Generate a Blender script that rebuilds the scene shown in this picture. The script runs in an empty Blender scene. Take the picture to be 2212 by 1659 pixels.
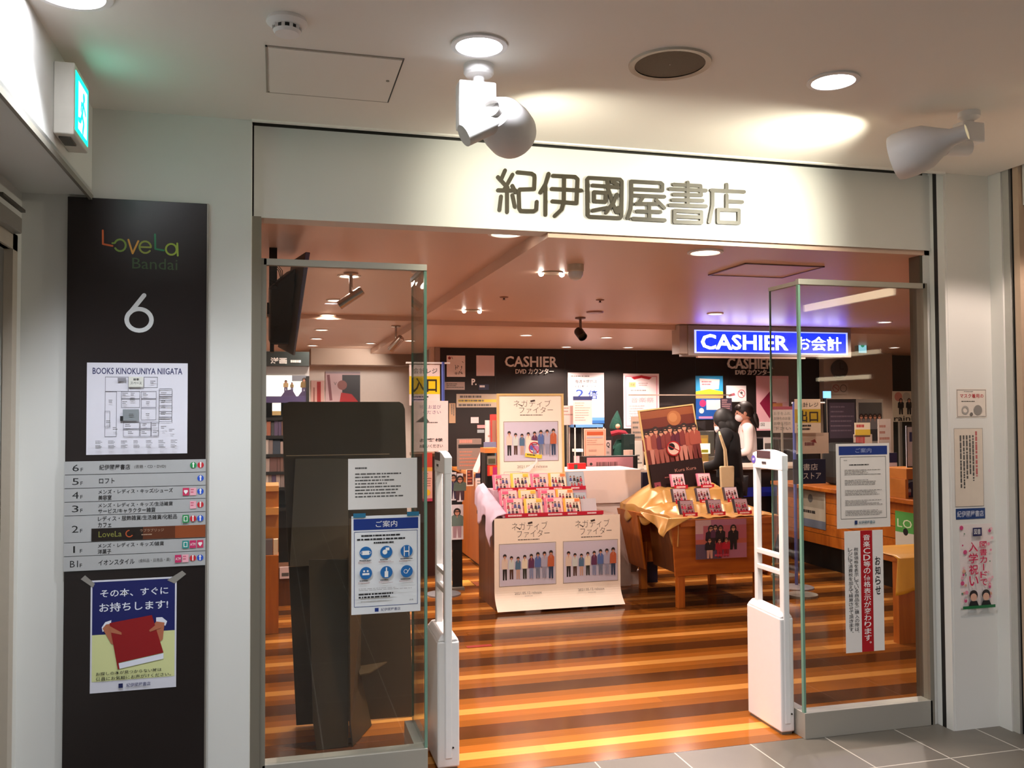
import bpy, math, random
import numpy as np
from mathutils import Vector, Matrix
random.seed(7)
SC = bpy.context.scene
COL = SC.collection

# ------------------------------------------------------------------ camera
FPX = 1923.0
YAW, PITCH, ROLL = (math.radians(a) for a in (14.955, 1.715, -0.278))
CAM = Vector((0, 0, 1.6))
_fw = Vector((math.sin(YAW)*math.cos(PITCH), math.cos(YAW)*math.cos(PITCH), math.sin(PITCH)))
_r0 = Vector((math.cos(YAW), -math.sin(YAW), 0)); _u0 = _r0.cross(_fw)
_rt = _r0*math.cos(ROLL) + _u0*math.sin(ROLL); _up = _u0*math.cos(ROLL) - _r0*math.sin(ROLL)
cd = bpy.data.cameras.new('camera'); cam = bpy.data.objects.new('camera', cd); COL.objects.link(cam)
cd.sensor_width = 36.0; cd.lens = FPX/2212*36.0; cd.clip_start = 0.05; cd.clip_end = 200
M = Matrix.Identity(4)
for i, ax in enumerate((_rt, _up, -_fw)):
    for j in range(3): M[j][i] = ax[j]
M.translation = CAM; cam.matrix_world = M
SC.camera = cam
# ------------------------------------------------------------------ exposure, world, large lights
SC.view_settings.view_transform = 'Standard'
SC.view_settings.look = 'None'
SC.view_settings.gamma = 1.0
SC.view_settings.use_curve_mapping = False
SC.view_settings.exposure = 0.2
SC.cycles.use_denoising = True
SC.cycles.max_bounces = 10; SC.cycles.diffuse_bounces = 5; SC.cycles.transparent_max_bounces = 24
SC.cycles.sample_clamp_indirect = 6.0
W = bpy.data.worlds.new('world'); SC.world = W; W.use_nodes = True
W.node_tree.nodes['Background'].inputs[0].default_value = (0.55, 0.5, 0.45, 1)
W.node_tree.nodes['Background'].inputs[1].default_value = 0.25
COOL = (0.88, 0.93, 1.0); WARM = (1.0, 0.81, 0.71); SPOTC = (1.0, 0.96, 0.78)

def ray(px, py): return _fw + _rt*((px-1106)/FPX) - _up*((py-829.5)/FPX)
def PY(px, py, y): d = ray(px, py); return CAM + d*(y/d.y)
def PX(px, py, x): d = ray(px, py); return CAM + d*(x/d.x)
def PZ(px, py, z): d = ray(px, py); return CAM + d*((z-1.6)/d.z)

def light(kind, name, loc, power, color, size=0.1, aim=None, angle=120, blend=0.5, parent=None):
    l = bpy.data.lights.new(name, kind); l.energy = power; l.color = color
    if kind == 'SPOT': l.spot_size = math.radians(angle); l.spot_blend = blend; l.shadow_soft_size = size
    elif kind == 'AREA': l.shape = 'DISK'; l.size = size
    else: l.shadow_soft_size = size
    o = bpy.data.objects.new(name, l); COL.objects.link(o)
    d = Vector(aim) if aim else Vector((0, 0, -1))
    o.rotation_euler = d.to_track_quat('-Z', 'Y').to_euler()
    o.location = loc
    if parent is not None:
        o.parent = parent; o.location = Vector(loc) - ORG[parent.name]
    return o

# ------------------------------------------------------------------ materials
def lin(h):
    h = h.lstrip('#'); out = []
    for i in (0, 2, 4):
        c = int(h[i:i+2], 16)/255
        out.append(c/12.92 if c <= 0.04045 else ((c+0.055)/1.055)**2.4)
    return (*out, 1)
MATS = {}
def C(h, rough=0.55, metal=0.0, emit=0.0, var=0.06, key=None, spec=0.5, coat=0.0, bump=0.0, scale=30.0):
    k = key or (h, rough, metal, emit, var, spec, coat, bump)
    if k in MATS: return MATS[k]
    m = bpy.data.materials.new('mat_'+(key or h.lstrip('#'))); m.use_nodes = True
    nt = m.node_tree; b = nt.nodes['Principled BSDF']
    b.inputs['Roughness'].default_value = rough; b.inputs['Metallic'].default_value = metal
    b.inputs['Specular IOR Level'].default_value = spec
    b.inputs['Coat Weight'].default_value = coat
    c = lin(h)
    b.inputs['Base Color'].default_value = c
    if emit:
        b.inputs['Emission Color'].default_value = c; b.inputs['Emission Strength'].default_value = emit
    if var and not emit:
        tc = nt.nodes.new('ShaderNodeTexCoord'); n = nt.nodes.new('ShaderNodeTexNoise'); n.inputs['Scale'].default_value = scale
        n.inputs['Detail'].default_value = 3
        nt.links.new(tc.outputs['Object'], n.inputs['Vector'])
        mx = nt.nodes.new('ShaderNodeMix'); mx.data_type = 'RGBA'
        mx.inputs[6].default_value = tuple(x*(1-var) for x in c[:3])+(1,)
        mx.inputs[7].default_value = tuple(min(1, x*(1+var)) for x in c[:3])+(1,)
        nt.links.new(n.outputs['Fac'], mx.inputs[0]); nt.links.new(mx.outputs[2], b.inputs['Base Color'])
        if bump:
            bp = nt.nodes.new('ShaderNodeBump'); bp.inputs['Strength'].default_value = bump; bp.inputs['Distance'].default_value = 0.01
            nt.links.new(n.outputs['Fac'], bp.inputs['Height']); nt.links.new(bp.outputs['Normal'], b.inputs['Normal'])
    MATS[k] = m; return m
def glass_mat(name, tint, ior=1.5, rough=0.0):
    if name in MATS: return MATS[name]
    m = bpy.data.materials.new(name); m.use_nodes = True; nt = m.node_tree; nt.nodes.clear()
    o = nt.nodes.new('ShaderNodeOutputMaterial'); mx = nt.nodes.new('ShaderNodeMixShader')
    fr = nt.nodes.new('ShaderNodeFresnel'); ge = nt.nodes.new('ShaderNodeNewGeometry'); io = nt.nodes.new('ShaderNodeMapRange')
    io.inputs[3].default_value = ior; io.inputs[4].default_value = 1/ior; nt.links.new(ge.outputs['Backfacing'], io.inputs[0]); nt.links.new(io.outputs[0], fr.inputs['IOR'])
    t = nt.nodes.new('ShaderNodeBsdfTransparent'); t.inputs['Color'].default_value = (*tint, 1)
    g = nt.nodes.new('ShaderNodeBsdfGlossy'); g.inputs['Roughness'].default_value = rough
    nt.links.new(fr.outputs[0], mx.inputs[0]); nt.links.new(t.outputs[0], mx.inputs[1]); nt.links.new(g.outputs[0], mx.inputs[2])
    nt.links.new(mx.outputs[0], o.inputs[0]); MATS[name] = m; return m
def brushed(name, h, rough=0.32):
    if name in MATS: return MATS[name]
    m = C(h, rough, 1.0, var=0, key=name); nt = m.node_tree; b = nt.nodes['Principled BSDF']
    tc = nt.nodes.new('ShaderNodeTexCoord'); mp = nt.nodes.new('ShaderNodeMapping'); mp.inputs['Scale'].default_value = (2, 2, 220)
    n = nt.nodes.new('ShaderNodeTexNoise'); n.inputs['Scale'].default_value = 4
    mr = nt.nodes.new('ShaderNodeMapRange'); mr.inputs[3].default_value = rough-0.08; mr.inputs[4].default_value = rough+0.12
    nt.links.new(tc.outputs['Object'], mp.inputs[0]); nt.links.new(mp.outputs[0], n.inputs['Vector'])
    nt.links.new(n.outputs['Fac'], mr.inputs[0]); nt.links.new(mr.outputs[0], b.inputs['Roughness'])
    return m
def wood(name, h1, h2, rough=0.4, axis=0, scale=1.0):
    if name in MATS: return MATS[name]
    m = bpy.data.materials.new(name); m.use_nodes = True; nt = m.node_tree; b = nt.nodes['Principled BSDF']
    b.inputs['Roughness'].default_value = rough
    tc = nt.nodes.new('ShaderNodeTexCoord'); mp = nt.nodes.new('ShaderNodeMapping')
    s = [14*scale]*3; s[axis] = 1.2*scale; mp.inputs['Scale'].default_value = s
    n = nt.nodes.new('ShaderNodeTexNoise'); n.inputs['Scale'].default_value = 1.6; n.inputs['Detail'].default_value = 6; n.inputs['Distortion'].default_value = 0.6
    r = nt.nodes.new('ShaderNodeValToRGB'); r.color_ramp.elements[0].color = lin(h1); r.color_ramp.elements[1].color = lin(h2)
    r.color_ramp.elements[0].position = 0.3; r.color_ramp.elements[1].position = 0.7
    nt.links.new(tc.outputs['Object'], mp.inputs[0]); nt.links.new(mp.outputs[0], n.inputs['Vector'])
    nt.links.new(n.outputs['Fac'], r.inputs[0]); nt.links.new(r.outputs[0], b.inputs['Base Color'])
    MATS[name] = m; return m
def shop_floor_mat():
    m = bpy.data.materials.new('striped_wood_floor'); m.use_nodes = True; nt = m.node_tree; N = nt.nodes; L = nt.links
    b = N['Principled BSDF']; b.inputs['Roughness'].default_value = 0.14; b.inputs['Specular IOR Level'].default_value = 0.16
    g = N.new('ShaderNodeNewGeometry'); sp = N.new('ShaderNodeSeparateXYZ'); L.new(g.outputs['Position'], sp.inputs[0])
    def mth(op, a, bb=None):
        n = N.new('ShaderNodeMath'); n.operation = op
        for i, v in enumerate((a, bb)):
            if v is None: continue
            if isinstance(v, (int, float)): n.inputs[i].default_value = v
            else: L.new(v, n.inputs[i])
        return n.outputs[0]
    row = mth('FLOOR', mth('DIVIDE', mth('SUBTRACT', sp.outputs['Y'], 4.087-0.042), 0.0853))
    frac = mth('FRACT', mth('DIVIDE', mth('SUBTRACT', sp.outputs['Y'], 4.087-0.042), 0.0853))
    md = mth('DIVIDE', mth('ADD', mth('FLOORED_MODULO', row, 7), 0.5), 7)
    ramp = N.new('ShaderNodeValToRGB'); ramp.color_ramp.interpolation = 'CONSTANT'
    cols = ['#c88a44', '#94561f', '#804a19', '#4a2a12', '#4e2c14', '#804a1a', '#90541f']
    els = ramp.color_ramp.elements
    els[0].position = 0; els[0].color = lin(cols[0]); els[1].position = 1/7; els[1].color = lin(cols[1])
    for i in range(2, 7):
        e = els.new(i/7); e.color = lin(cols[i])
    L.new(md, ramp.inputs[0])
    wn = N.new('ShaderNodeTexWhiteNoise'); wn.noise_dimensions = '1D'; L.new(row, wn.inputs['W'])
    plank = mth('FLOOR', mth('ADD', mth('DIVIDE', sp.outputs['X'], 1.35), mth('MULTIPLY', wn.outputs['Value'], 7)))
    wn2 = N.new('ShaderNodeTexWhiteNoise'); wn2.noise_dimensions = '2D'
    cb = N.new('ShaderNodeCombineXYZ'); L.new(plank, cb.inputs[0]); L.new(row, cb.inputs[1]); L.new(cb.outputs[0], wn2.inputs['Vector'])
    mp = N.new('ShaderNodeMapping'); mp.inputs['Scale'].default_value = (1.5, 40, 1); L.new(g.outputs['Position'], mp.inputs[0])
    gr = N.new('ShaderNodeTexNoise'); gr.inputs['Scale'].default_value = 2.2; gr.inputs['Detail'].default_value = 5; L.new(mp.outputs[0], gr.inputs['Vector'])
    val = mth('ADD', mth('MULTIPLY', wn2.outputs['Value'], 0.30), mth('MULTIPLY', gr.outputs['Fac'], 0.35))
    val = mth('ADD', val, 0.68)
    seam = mth('GREATER_THAN', mth('ABSOLUTE', mth('SUBTRACT', frac, 0.5)), 0.488)
    val = mth('MULTIPLY', val, mth('SUBTRACT', 1.0, mth('MULTIPLY', seam, 0.35)))
    hs = N.new('ShaderNodeHueSaturation'); L.new(val, hs.inputs['Value']); L.new(ramp.outputs[0], hs.inputs['Color'])
    L.new(hs.outputs[0], b.inputs['Base Color']); return m
def tile_floor_mat():
    m = bpy.data.materials.new('grey_tile_floor'); m.use_nodes = True; nt = m.node_tree; N = nt.nodes; L = nt.links
    b = N['Principled BSDF']; b.inputs['Roughness'].default_value = 0.45
    g = N.new('ShaderNodeNewGeometry'); mp = N.new('ShaderNodeMapping'); mp.inputs['Location'].default_value = (-2.6, -3.47, 0)
    L.new(g.outputs['Position'], mp.inputs[0])
    br = N.new('ShaderNodeTexBrick'); br.offset = 0; br.inputs['Scale'].default_value = 1
    br.inputs['Brick Width'].default_value = 0.395; br.inputs['Row Height'].default_value = 0.79; br.inputs['Mortar Size'].default_value = 0.0035
    br.inputs['Color1'].default_value = lin('#5c5850'); br.inputs['Color2'].default_value = lin('#524f48'); br.inputs['Mortar'].default_value = lin('#aaa69c')
    L.new(mp.outputs[0], br.inputs['Vector'])
    n = N.new('ShaderNodeTexNoise'); n.inputs['Scale'].default_value = 3.5; n.inputs['Detail'].default_value = 5; L.new(g.outputs['Position'], n.inputs['Vector'])
    hs = N.new('ShaderNodeHueSaturation'); mr = N.new('ShaderNodeMapRange'); mr.inputs[3].default_value = 0.75; mr.inputs[4].default_value = 1.2
    L.new(n.outputs['Fac'], mr.inputs[0]); L.new(mr.outputs[0], hs.inputs['Value']); L.new(br.outputs['Color'], hs.inputs['Color']); L.new(hs.outputs[0], b.inputs['Base Color'])
    return m

GLASS = glass_mat('clear_glass', (0.93, 0.955, 0.94)); ACRYL = glass_mat('clear_acrylic', (0.96, 0.96, 0.96), 1.35)
GEDGE = C('#6f9482', 0.2, var=0, key='green_glass_edge')
STEEL = brushed('brushed_steel', '#a9a59b', 0.42); STEELD = brushed('dark_steel', '#8a8478', 0.45)
for q_, mv in ((STEEL, 0.35), (STEELD, 0.35)): q_.node_tree.nodes['Principled BSDF'].inputs['Metallic'].default_value = mv
PAINT = C('#d8d7d2', 0.6, key='white_wall_paint', var=0.02, scale=3); CEILP = C('#ece6de', 0.55, key='ceiling_paint', var=0.02, scale=2)
SHOPC = C('#d2b29e', 0.4, key='shop_ceiling_paint', var=0.03, scale=1.5)
BLACK = C('#0b0a0a', 0.5); DARK = C('#1c1a19', 0.4); WHITE = C('#efecea', 0.5, var=0.02); PAPER = C('#f1edea', 0.6, var=0.02)
GATEW = C('#e9e6e6', 0.35, key='gate_white_plastic', var=0.02)
PANELB = C('#1a1110', 0.3, key='dark_brown_panel', var=0.08)
NAVY = C('#14286e', 0.5, var=0.03); RED = C('#b81828', 0.5, var=0.03); INK = C('#1a1a1c', 0.6, var=0); INKG = C('#55524f', 0.6, var=0)
INKL = C('#8b8582', 0.6, var=0); PINK = C('#e88fa0', 0.5, var=0.03); YEL = C('#f0d020', 0.5, var=0.03); SKIN = C('#c98d72', 0.5, var=0.04)
OAK = wood('honey_oak', '#9c4f12', '#b8661c', 0.38, 0); OAKD = wood('dark_oak', '#4f2a10', '#6b3c18', 0.4, 2); OAKV = wood('honey_oak_upright', '#9c4f12', '#b8661c', 0.38, 2)

# ------------------------------------------------------------------ mesh building
ORG = {}
TXT = {}
def text_geo(s, bold=0.0):
    k = (s, bold)
    if k in TXT: return TXT[k]
    cu = bpy.data.curves.new('t', 'FONT'); cu.body = s; cu.size = 1; cu.resolution_u = 2; cu.offset = bold; cu.fill_mode = 'FRONT'
    o = bpy.data.objects.new('t', cu); COL.objects.link(o)
    dg = bpy.context.evaluated_depsgraph_get(); dg.update()
    me = bpy.data.meshes.new_from_object(o.evaluated_get(dg))
    vs = [(v.co.x, v.co.y) for v in me.vertices]; fs = [tuple(p.vertices) for p in me.polygons]
    bpy.data.objects.remove(o); bpy.data.curves.remove(cu); bpy.data.meshes.remove(me)
    if not vs: vs = [(0, 0), (1, 0), (0, 1)]; fs = []
    x0 = min(v[0] for v in vs); x1 = max(v[0] for v in vs); y0 = min(v[1] for v in vs); y1 = max(v[1] for v in vs)
    w = max(x1-x0, 1e-4); h = max(y1-y0, 1e-4)
    TXT[k] = ([((x-x0)/w, (y-y0)/h) for x, y in vs], fs, w/h, (y0, y1)); return TXT[k]

class MB:
    def __init__(s): s.v = []; s.f = []; s.m = []; s.mats = []
    def mi(s, m):
        if m not in s.mats: s.mats.append(m)
        return s.mats.index(m)
    def add(s, vs, fs, m):
        k = len(s.v); s.v += [tuple(v) for v in vs]; i = s.mi(m)
        for f in fs: s.f.append(tuple(a+k for a in f)); s.m.append(i)
        return s
    def box(s, a, b, m):
        x0, y0, z0 = (min(a[i], b[i]) for i in range(3)); x1, y1, z1 = (max(a[i], b[i]) for i in range(3))
        return s.add([(x0, y0, z0), (x1, y0, z0), (x1, y1, z0), (x0, y1, z0), (x0, y0, z1), (x1, y0, z1), (x1, y1, z1), (x0, y1, z1)],
                     [(0, 3, 2, 1), (4, 5, 6, 7), (0, 1, 5, 4), (1, 2, 6, 5), (2, 3, 7, 6), (3, 0, 4, 7)], m)
    def hexa(s, p, m):   # 8 corners, bottom four then top four
        return s.add(p, [(0, 3, 2, 1), (4, 5, 6, 7), (0, 1, 5, 4), (1, 2, 6, 5), (2, 3, 7, 6), (3, 0, 4, 7)], m)
    def prism(s, pts, off, m):
        n = len(pts); off = Vector(off); p = [Vector(q) for q in pts]
        return s.add(p+[q+off for q in p], [tuple(range(n-1, -1, -1)), tuple(range(n, 2*n))]+[(i, (i+1) % n, n+(i+1) % n, n+i) for i in range(n)], m)
    def cyl(s, p0, p1, r0, m, r1=None, n=20, cap=True):
        return s.lathe([(r0, 0), (r0 if r1 is None else r1, (Vector(p1)-Vector(p0)).length)], p0, Vector(p1)-Vector(p0), m, n, cap)
    def lathe(s, prof, o, ax, m, n=24, cap=True, sx=1.0, sy=1.0):
        ax = Vector(ax).normalized(); a = ax.orthogonal().normalized(); b = ax.cross(a); o = Vector(o); vs = []; fs = []
        for r, h in prof:
            for i in range(n):
                t = 2*math.pi*i/n; vs.append(o+ax*h+a*(r*sx*math.cos(t))+b*(r*sy*math.sin(t)))
        for j in range(len(prof)-1):
            for i in range(n):
                fs.append((j*n+i, j*n+(i+1) % n, (j+1)*n+(i+1) % n, (j+1)*n+i))
        if cap: fs += [tuple(range(n-1, -1, -1)), tuple(range((len(prof)-1)*n, len(prof)*n))]
        return s.add(vs, fs, m)
    def tube(s, pts, r, m, n=8):
        pts = [Vector(p) for p in pts]; vs = []; fs = []; up = None
        for k, p in enumerate(pts):
            d = (pts[min(k+1, len(pts)-1)]-pts[max(k-1, 0)]).normalized()
            a = d.orthogonal().normalized() if up is None else (up-d*up.dot(d)).normalized(); up = a; b = d.cross(a)
            for i in range(n):
                t = 2*math.pi*i/n; vs.append(p+a*(r*math.cos(t))+b*(r*math.sin(t)))
        for j in range(len(pts)-1):
            for i in range(n): fs.append((j*n+i, j*n+(i+1) % n, (j+1)*n+(i+1) % n, (j+1)*n+i))
        fs += [tuple(range(n-1, -1, -1)), tuple(range((len(pts)-1)*n, len(pts)*n))]
        return s.add(vs, fs, m)
    def ball(s, c, r, m, n=16, k=10, zmin=-1.0, zmax=1.0):
        c = Vector(c); r = r if hasattr(r, '__len__') else (r, r, r); vs = []; fs = []
        t0 = math.asin(zmin); t1 = math.asin(zmax)
        for j in range(k+1):
            t = t0+(t1-t0)*j/k
            for i in range(n):
                a = 2*math.pi*i/n; vs.append(c+Vector((r[0]*math.cos(t)*math.cos(a), r[1]*math.cos(t)*math.sin(a), r[2]*math.sin(t))))
        for j in range(k):
            for i in range(n): fs.append((j*n+i, j*n+(i+1) % n, (j+1)*n+(i+1) % n, (j+1)*n+i))
        fs += [tuple(range(n-1, -1, -1)), tuple(range(k*n, (k+1)*n))]
        return s.add(vs, fs, m)
    def build(s, name, parent=None, bevel=0.0, smooth=False, local=False, seg=2):
        me = bpy.data.meshes.new(name); o = ORG.get(parent.name, Vector()) if parent is not None and not local else Vector()
        me.from_pydata([(v[0]-o[0], v[1]-o[1], v[2]-o[2]) for v in s.v], [], s.f)
        for m in s.mats: me.materials.append(m)
        me.polygons.foreach_set('material_index', s.m)
        if smooth:
            me.polygons.foreach_set('use_smooth', [True]*len(s.f)); me.set_sharp_from_angle(angle=math.radians(38))
        me.update()
        ob = bpy.data.objects.new(name, me); COL.objects.link(ob); ORG[ob.name] = o
        if parent is not None: ob.parent = parent
        if bevel:
            b = ob.modifiers.new('bevel', 'BEVEL'); b.width = bevel; b.segments = seg; b.limit_method = 'ANGLE'; b.angle_limit = math.radians(40)
            b.harden_normals = False
        return ob

def thing(name, label, cat, loc, group=None):
    o = bpy.data.objects.new(name, None); COL.objects.link(o); o.location = loc; o.empty_display_size = 0.05
    ORG[o.name] = Vector(loc); o['label'] = label; o['category'] = cat
    if group: o['group'] = group
    return o
def tag(o, label, cat, group=None, kind=None):
    o['label'] = label; o['category'] = cat
    if group: o['group'] = group
    if kind: o['kind'] = kind
    return o
def struct(o, label=None):
    o['kind'] = 'structure'
    if label: o['label'] = label
    return o
def copy_tree(o, loc):
    r = o.copy(); COL.objects.link(r); r.location = loc; ORG[r.name] = Vector(loc)
    for ch in o.children:
        c = ch.copy(); COL.objects.link(c); c.parent = r
        for g in ch.children:
            d = g.copy(); COL.objects.link(d); d.parent = c
    return r

class Canvas:
    """flat printed thing: O top-left corner, U width vector, V height vector (downwards)"""
    def __init__(s, O, U, V, mb=None, step=0.0003):
        s.O = Vector(O); s.U = Vector(U); s.V = Vector(V); s.n = s.V.cross(s.U).normalized(); s.k = 1; s.mb = mb or MB(); s.st = step
        s.asp = s.U.length/s.V.length
    def p(s, u, v, h=None): return s.O+s.U*u+s.V*v+s.n*(s.k*s.st if h is None else h)
    def sheet(s, m, th=0.0015, edge=None):
        q = [s.p(0, 1, -th), s.p(1, 1, -th), s.p(1, 0, -th), s.p(0, 0, -th), s.p(0, 1, 0), s.p(1, 1, 0), s.p(1, 0, 0), s.p(0, 0, 0)]
        s.mb.hexa(q, m); return s
    def rect(s, u0, v0, u1, v1, m):
        s.mb.add([s.p(u0, v1), s.p(u1, v1), s.p(u1, v0), s.p(u0, v0)], [(0, 1, 2, 3)], m); s.k += 1; return s
    def poly(s, pts, m):
        s.mb.add([s.p(*q) for q in pts], [tuple(range(len(pts)))], m); s.k += 1; return s
    def disc(s, u, v, r, m, sq=1.0, n=20):
        s.mb.add([s.p(u+r*math.cos(2*math.pi*i/n), v+r*sq*s.asp*math.sin(2*math.pi*i/n)) for i in range(n)], [tuple(range(n))], m); s.k += 1; return s
    def ring(s, u, v, r, w, m, n=24, a0=0, a1=360, sq=1.0):
        vs = []; fs = []
        for i in range(n+1):
            t = math.radians(a0+(a1-a0)*i/n)
            for q in (r, r-w): vs.append(s.p(u+q*math.cos(t), v+q*sq*s.asp*math.sin(t)))
        for i in range(n): fs.append((2*i, 2*i+1, 2*i+3, 2*i+2))
        s.mb.add(vs, fs, m); s.k += 1; return s
    def frame(s, u0, v0, u1, v1, w, m):
        a = w*s.asp
        for q in ((u0, v0, u1, v0+a), (u0, v1-a, u1, v1), (u0, v0+a, u0+w, v1-a), (u1-w, v0+a, u1, v1-a)):
            s.mb.add([s.p(q[0], q[3]), s.p(q[2], q[3]), s.p(q[2], q[1]), s.p(q[0], q[1])], [(0, 1, 2, 3)], m)
        s.k += 1; return s
    def text(s, t, u0, v0, u1, v1, m, bold=0.0, fit=False):
        vs, fs, a, _ = text_geo(t, bold)
        if fit:
            w = (v1-v0)*a/s.asp
            if w < (u1-u0): c = (u0+u1)/2; u0 = c-w/2; u1 = c+w/2
        s.mb.add([s.p(u0+(u1-u0)*x, v1-(v1-v0)*y) for x, y in vs], fs, m); s.k += 1; return s
    def vtext(s, t, u0, v0, u1, v1, m, bold=0.0):
        n = len(t); h = (v1-v0)/n
        for i, ch in enumerate(t):
            a = v0+h*i+h*0.06; b = v0+h*(i+1)-h*0.06; x0, x1 = u0, u1
            if ch in '。、,': x0 = u0+(u1-u0)*0.7; b = a+(b-a)*0.3; x1 = u1
            if ch == 'ー': x0 = (u0+u1)/2-0.08*(u1-u0); x1 = x0+0.16*(u1-u0); s.rect(x0, a, x1, b, m); continue
            if ch == ' ': continue
            s.text(ch, x0, a, x1, b, m, bold); s.k -= 1
        s.k += 1; return s
    def lines(s, u0, v0, u1, v1, n, m, fill=0.5, seed=1, vert=False):
        rnd = random.Random(seed); 
        for i in range(n):
            a = i/n; b = a+fill/n; x = 0.0; last = rnd.uniform(0.55, 1.0)
            while x < last:
                w = rnd.uniform(0.02, 0.10); e = min(x+w, last)
                if vert: q = (u1-(u1-u0)*b, v0+(v1-v0)*x, u1-(u1-u0)*a, v0+(v1-v0)*e)
                else: q = (u0+(u1-u0)*x, v0+(v1-v0)*a, u0+(u1-u0)*e, v0+(v1-v0)*b)
                s.mb.add([s.p(q[0], q[3]), s.p(q[2], q[3]), s.p(q[2], q[1]), s.p(q[0], q[1])], [(0, 1, 2, 3)], m)
                x = e+rnd.uniform(0.006, 0.02)
        s.k += 1; return s
    def stroke(s, pts, w, m, cap=True, thick=0.0):
        """polyline ribbon, w in u units, round joints"""
        P = [Vector((x, y/s.asp)) for x, y in pts]
        base = s.k*s.st; cnt = [0]
        def q(v, h=None): return s.p(v.x, v.y*s.asp, base+cnt[0]*0.00002)
        for a, b in zip(P, P[1:]):
            d = (b-a); cnt[0] += 1
            if d.length < 1e-6: continue
            d.normalize(); nn = Vector((-d.y, d.x))*w/2
            if thick: s.mb.prism([q(a+nn), q(b+nn), q(b-nn), q(a-nn)], s.n*thick, m)
            else: s.mb.add([q(a+nn), q(b+nn), q(b-nn), q(a-nn)], [(0, 1, 2, 3)], m)
        if cap:
            for a in P:
                cnt[0] += 1
                pts2 = [q(a+Vector((math.cos(t*math.pi/6), math.sin(t*math.pi/6)))*w/2) for t in range(12)]
                if thick: s.mb.prism(pts2[::-1], s.n*thick, m)
                else: s.mb.add(pts2, [tuple(range(12))], m)
        s.k += 1; return s
    def person(s, u, v, h, top, leg, hair=None, w=1.0):
        """small printed standing figure; u centre, v feet, h height"""
        hair = hair or C('#2a1c18', 0.6, var=0); a = s.asp; W_ = h/a*0.11*w
        s.poly([(u-W_*0.9, v-h*0.45), (u+W_*0.9, v-h*0.45), (u+W_*0.85, v), (u+W_*0.2, v), (u, v-h*0.38), (u-W_*0.2, v), (u-W_*0.85, v)], leg)
        s.poly([(u-W_*0.55, v-h*0.84), (u+W_*0.55, v-h*0.84), (u+W_*1.3, v-h*0.76), (u+W_*1.25, v-h*0.42), (u-W_*1.25, v-h*0.42), (u-W_*1.3, v-h*0.76)], top)
        s.poly([(u-W_*1.28, v-h*0.76), (u-W_*1.0, v-h*0.78), (u-W_*1.1, v-h*0.44), (u-W_*1.42, v-h*0.44)], leg if False else top); s.poly([(u-W_*0.2, v-h*0.84), (u+W_*0.2, v-h*0.84), (u, v-h*0.70)], SKIN)
        s.disc(u, v-h*0.925, W_*0.78, hair, sq=1.05, n=12); s.disc(u, v-h*0.895, W_*0.48, SKIN, sq=1.15, n=10); s.rect(u-W_*0.5, v-h*0.95, u+W_*0.5, v-h*0.915, hair)
        return s
    def done(s, name, label=None, cat=None, group=None, parent=None, kind=None):
        o = s.mb.build(name, parent)
        if cat: tag(o, label, cat, group)
        elif label: o['label'] = label
        return o
def rectY(px0, py0, px1, py1, y):
    """world rectangle seen between those picture corners in the plane at depth y"""
    ym = (py0+py1)/2; xm = (px0+px1)/2
    return PY(px0, ym, y).x, PY(xm, py0, y).z, PY(px1, ym, y).x, PY(xm, py1, y).z
def canvasY(px0, py0, px1, py1, y, mb=None, step=0.0003):
    x0, z0, x1, z1 = rectY(px0, py0, px1, py1, y)
    return Canvas((x0, y, z0), (x1-x0, 0, 0), (0, 0, z1-z0), mb, step)

# ================================================================== SETTING
HC = 2.79            # corridor ceiling
m = MB(); m.box((-3, -5, -0.1), (8, 3.87, 0), tile_floor_mat()); struct(m.build('floor'))
m = MB(); m.box((-1.6, 3.87, -0.1), (9.5, 13, 0.0), shop_floor_mat()); struct(m.build('floor_shop'))
m = MB(); m.box((-0.69, -5, HC), (3.53, 3.75, HC+0.1), CEILP)
m.box((3.6, -5, HC), (8, 1.6, HC+0.1), CEILP)
struct(m.build('ceiling'))
# shop ceilings with their steps
m = MB()
m.box((-1.6, 3.98, 2.45), (1.205, 7.95, 2.6), SHOPC); m.box((-1.6, 7.95, 2.41), (1.205, 13, 2.6), SHOPC)
m.box((1.205, 3.86, 2.39), (9.5, 7.6, 2.6), SHOPC); m.box((1.205, 7.6, 2.345), (9.5, 13, 2.6), SHOPC)
struct(m.build('ceiling_shop'))
# front wall left of the shop opening, header, pillar
m = MB(); m.box((-0.935, 3.75, 0), (-0.092, 4.15, HC+0.2), PAINT); struct(m.build('wall_front'))
m = MB(); m.box((-0.085, 3.85, 2.416), (3.262, 3.98, 2.80), PAINT); m.box((-0.085, 3.865, 2.80), (3.262, 3.98, 3.05), C('#3a3832', 0.6)); struct(m.build('wall_header'))
m = MB(); m.box((-0.2, 4.0, 2.75), (3.6, 4.1, 3.1), BLACK); m.box((-0.092, 3.755, 3.04), (3.262, 4.0, 3.1), BLACK); struct(m.build('wall_header_void'))
m = MB(); m.box((-0.092, 3.732, HC-0.007), (3.262, 3.752, HC+0.02), C('#efece4', 0.4)); m.box((-0.092, 3.80, HC+0.012), (3.262, 3.812, HC+0.06), STEELD); struct(m.build('trim_1'))
m = MB(); m.box((-0.085, 3.843, 2.412), (3.262, 3.85, 2.422), PAINT); struct(m.build('trim_2'))
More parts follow.
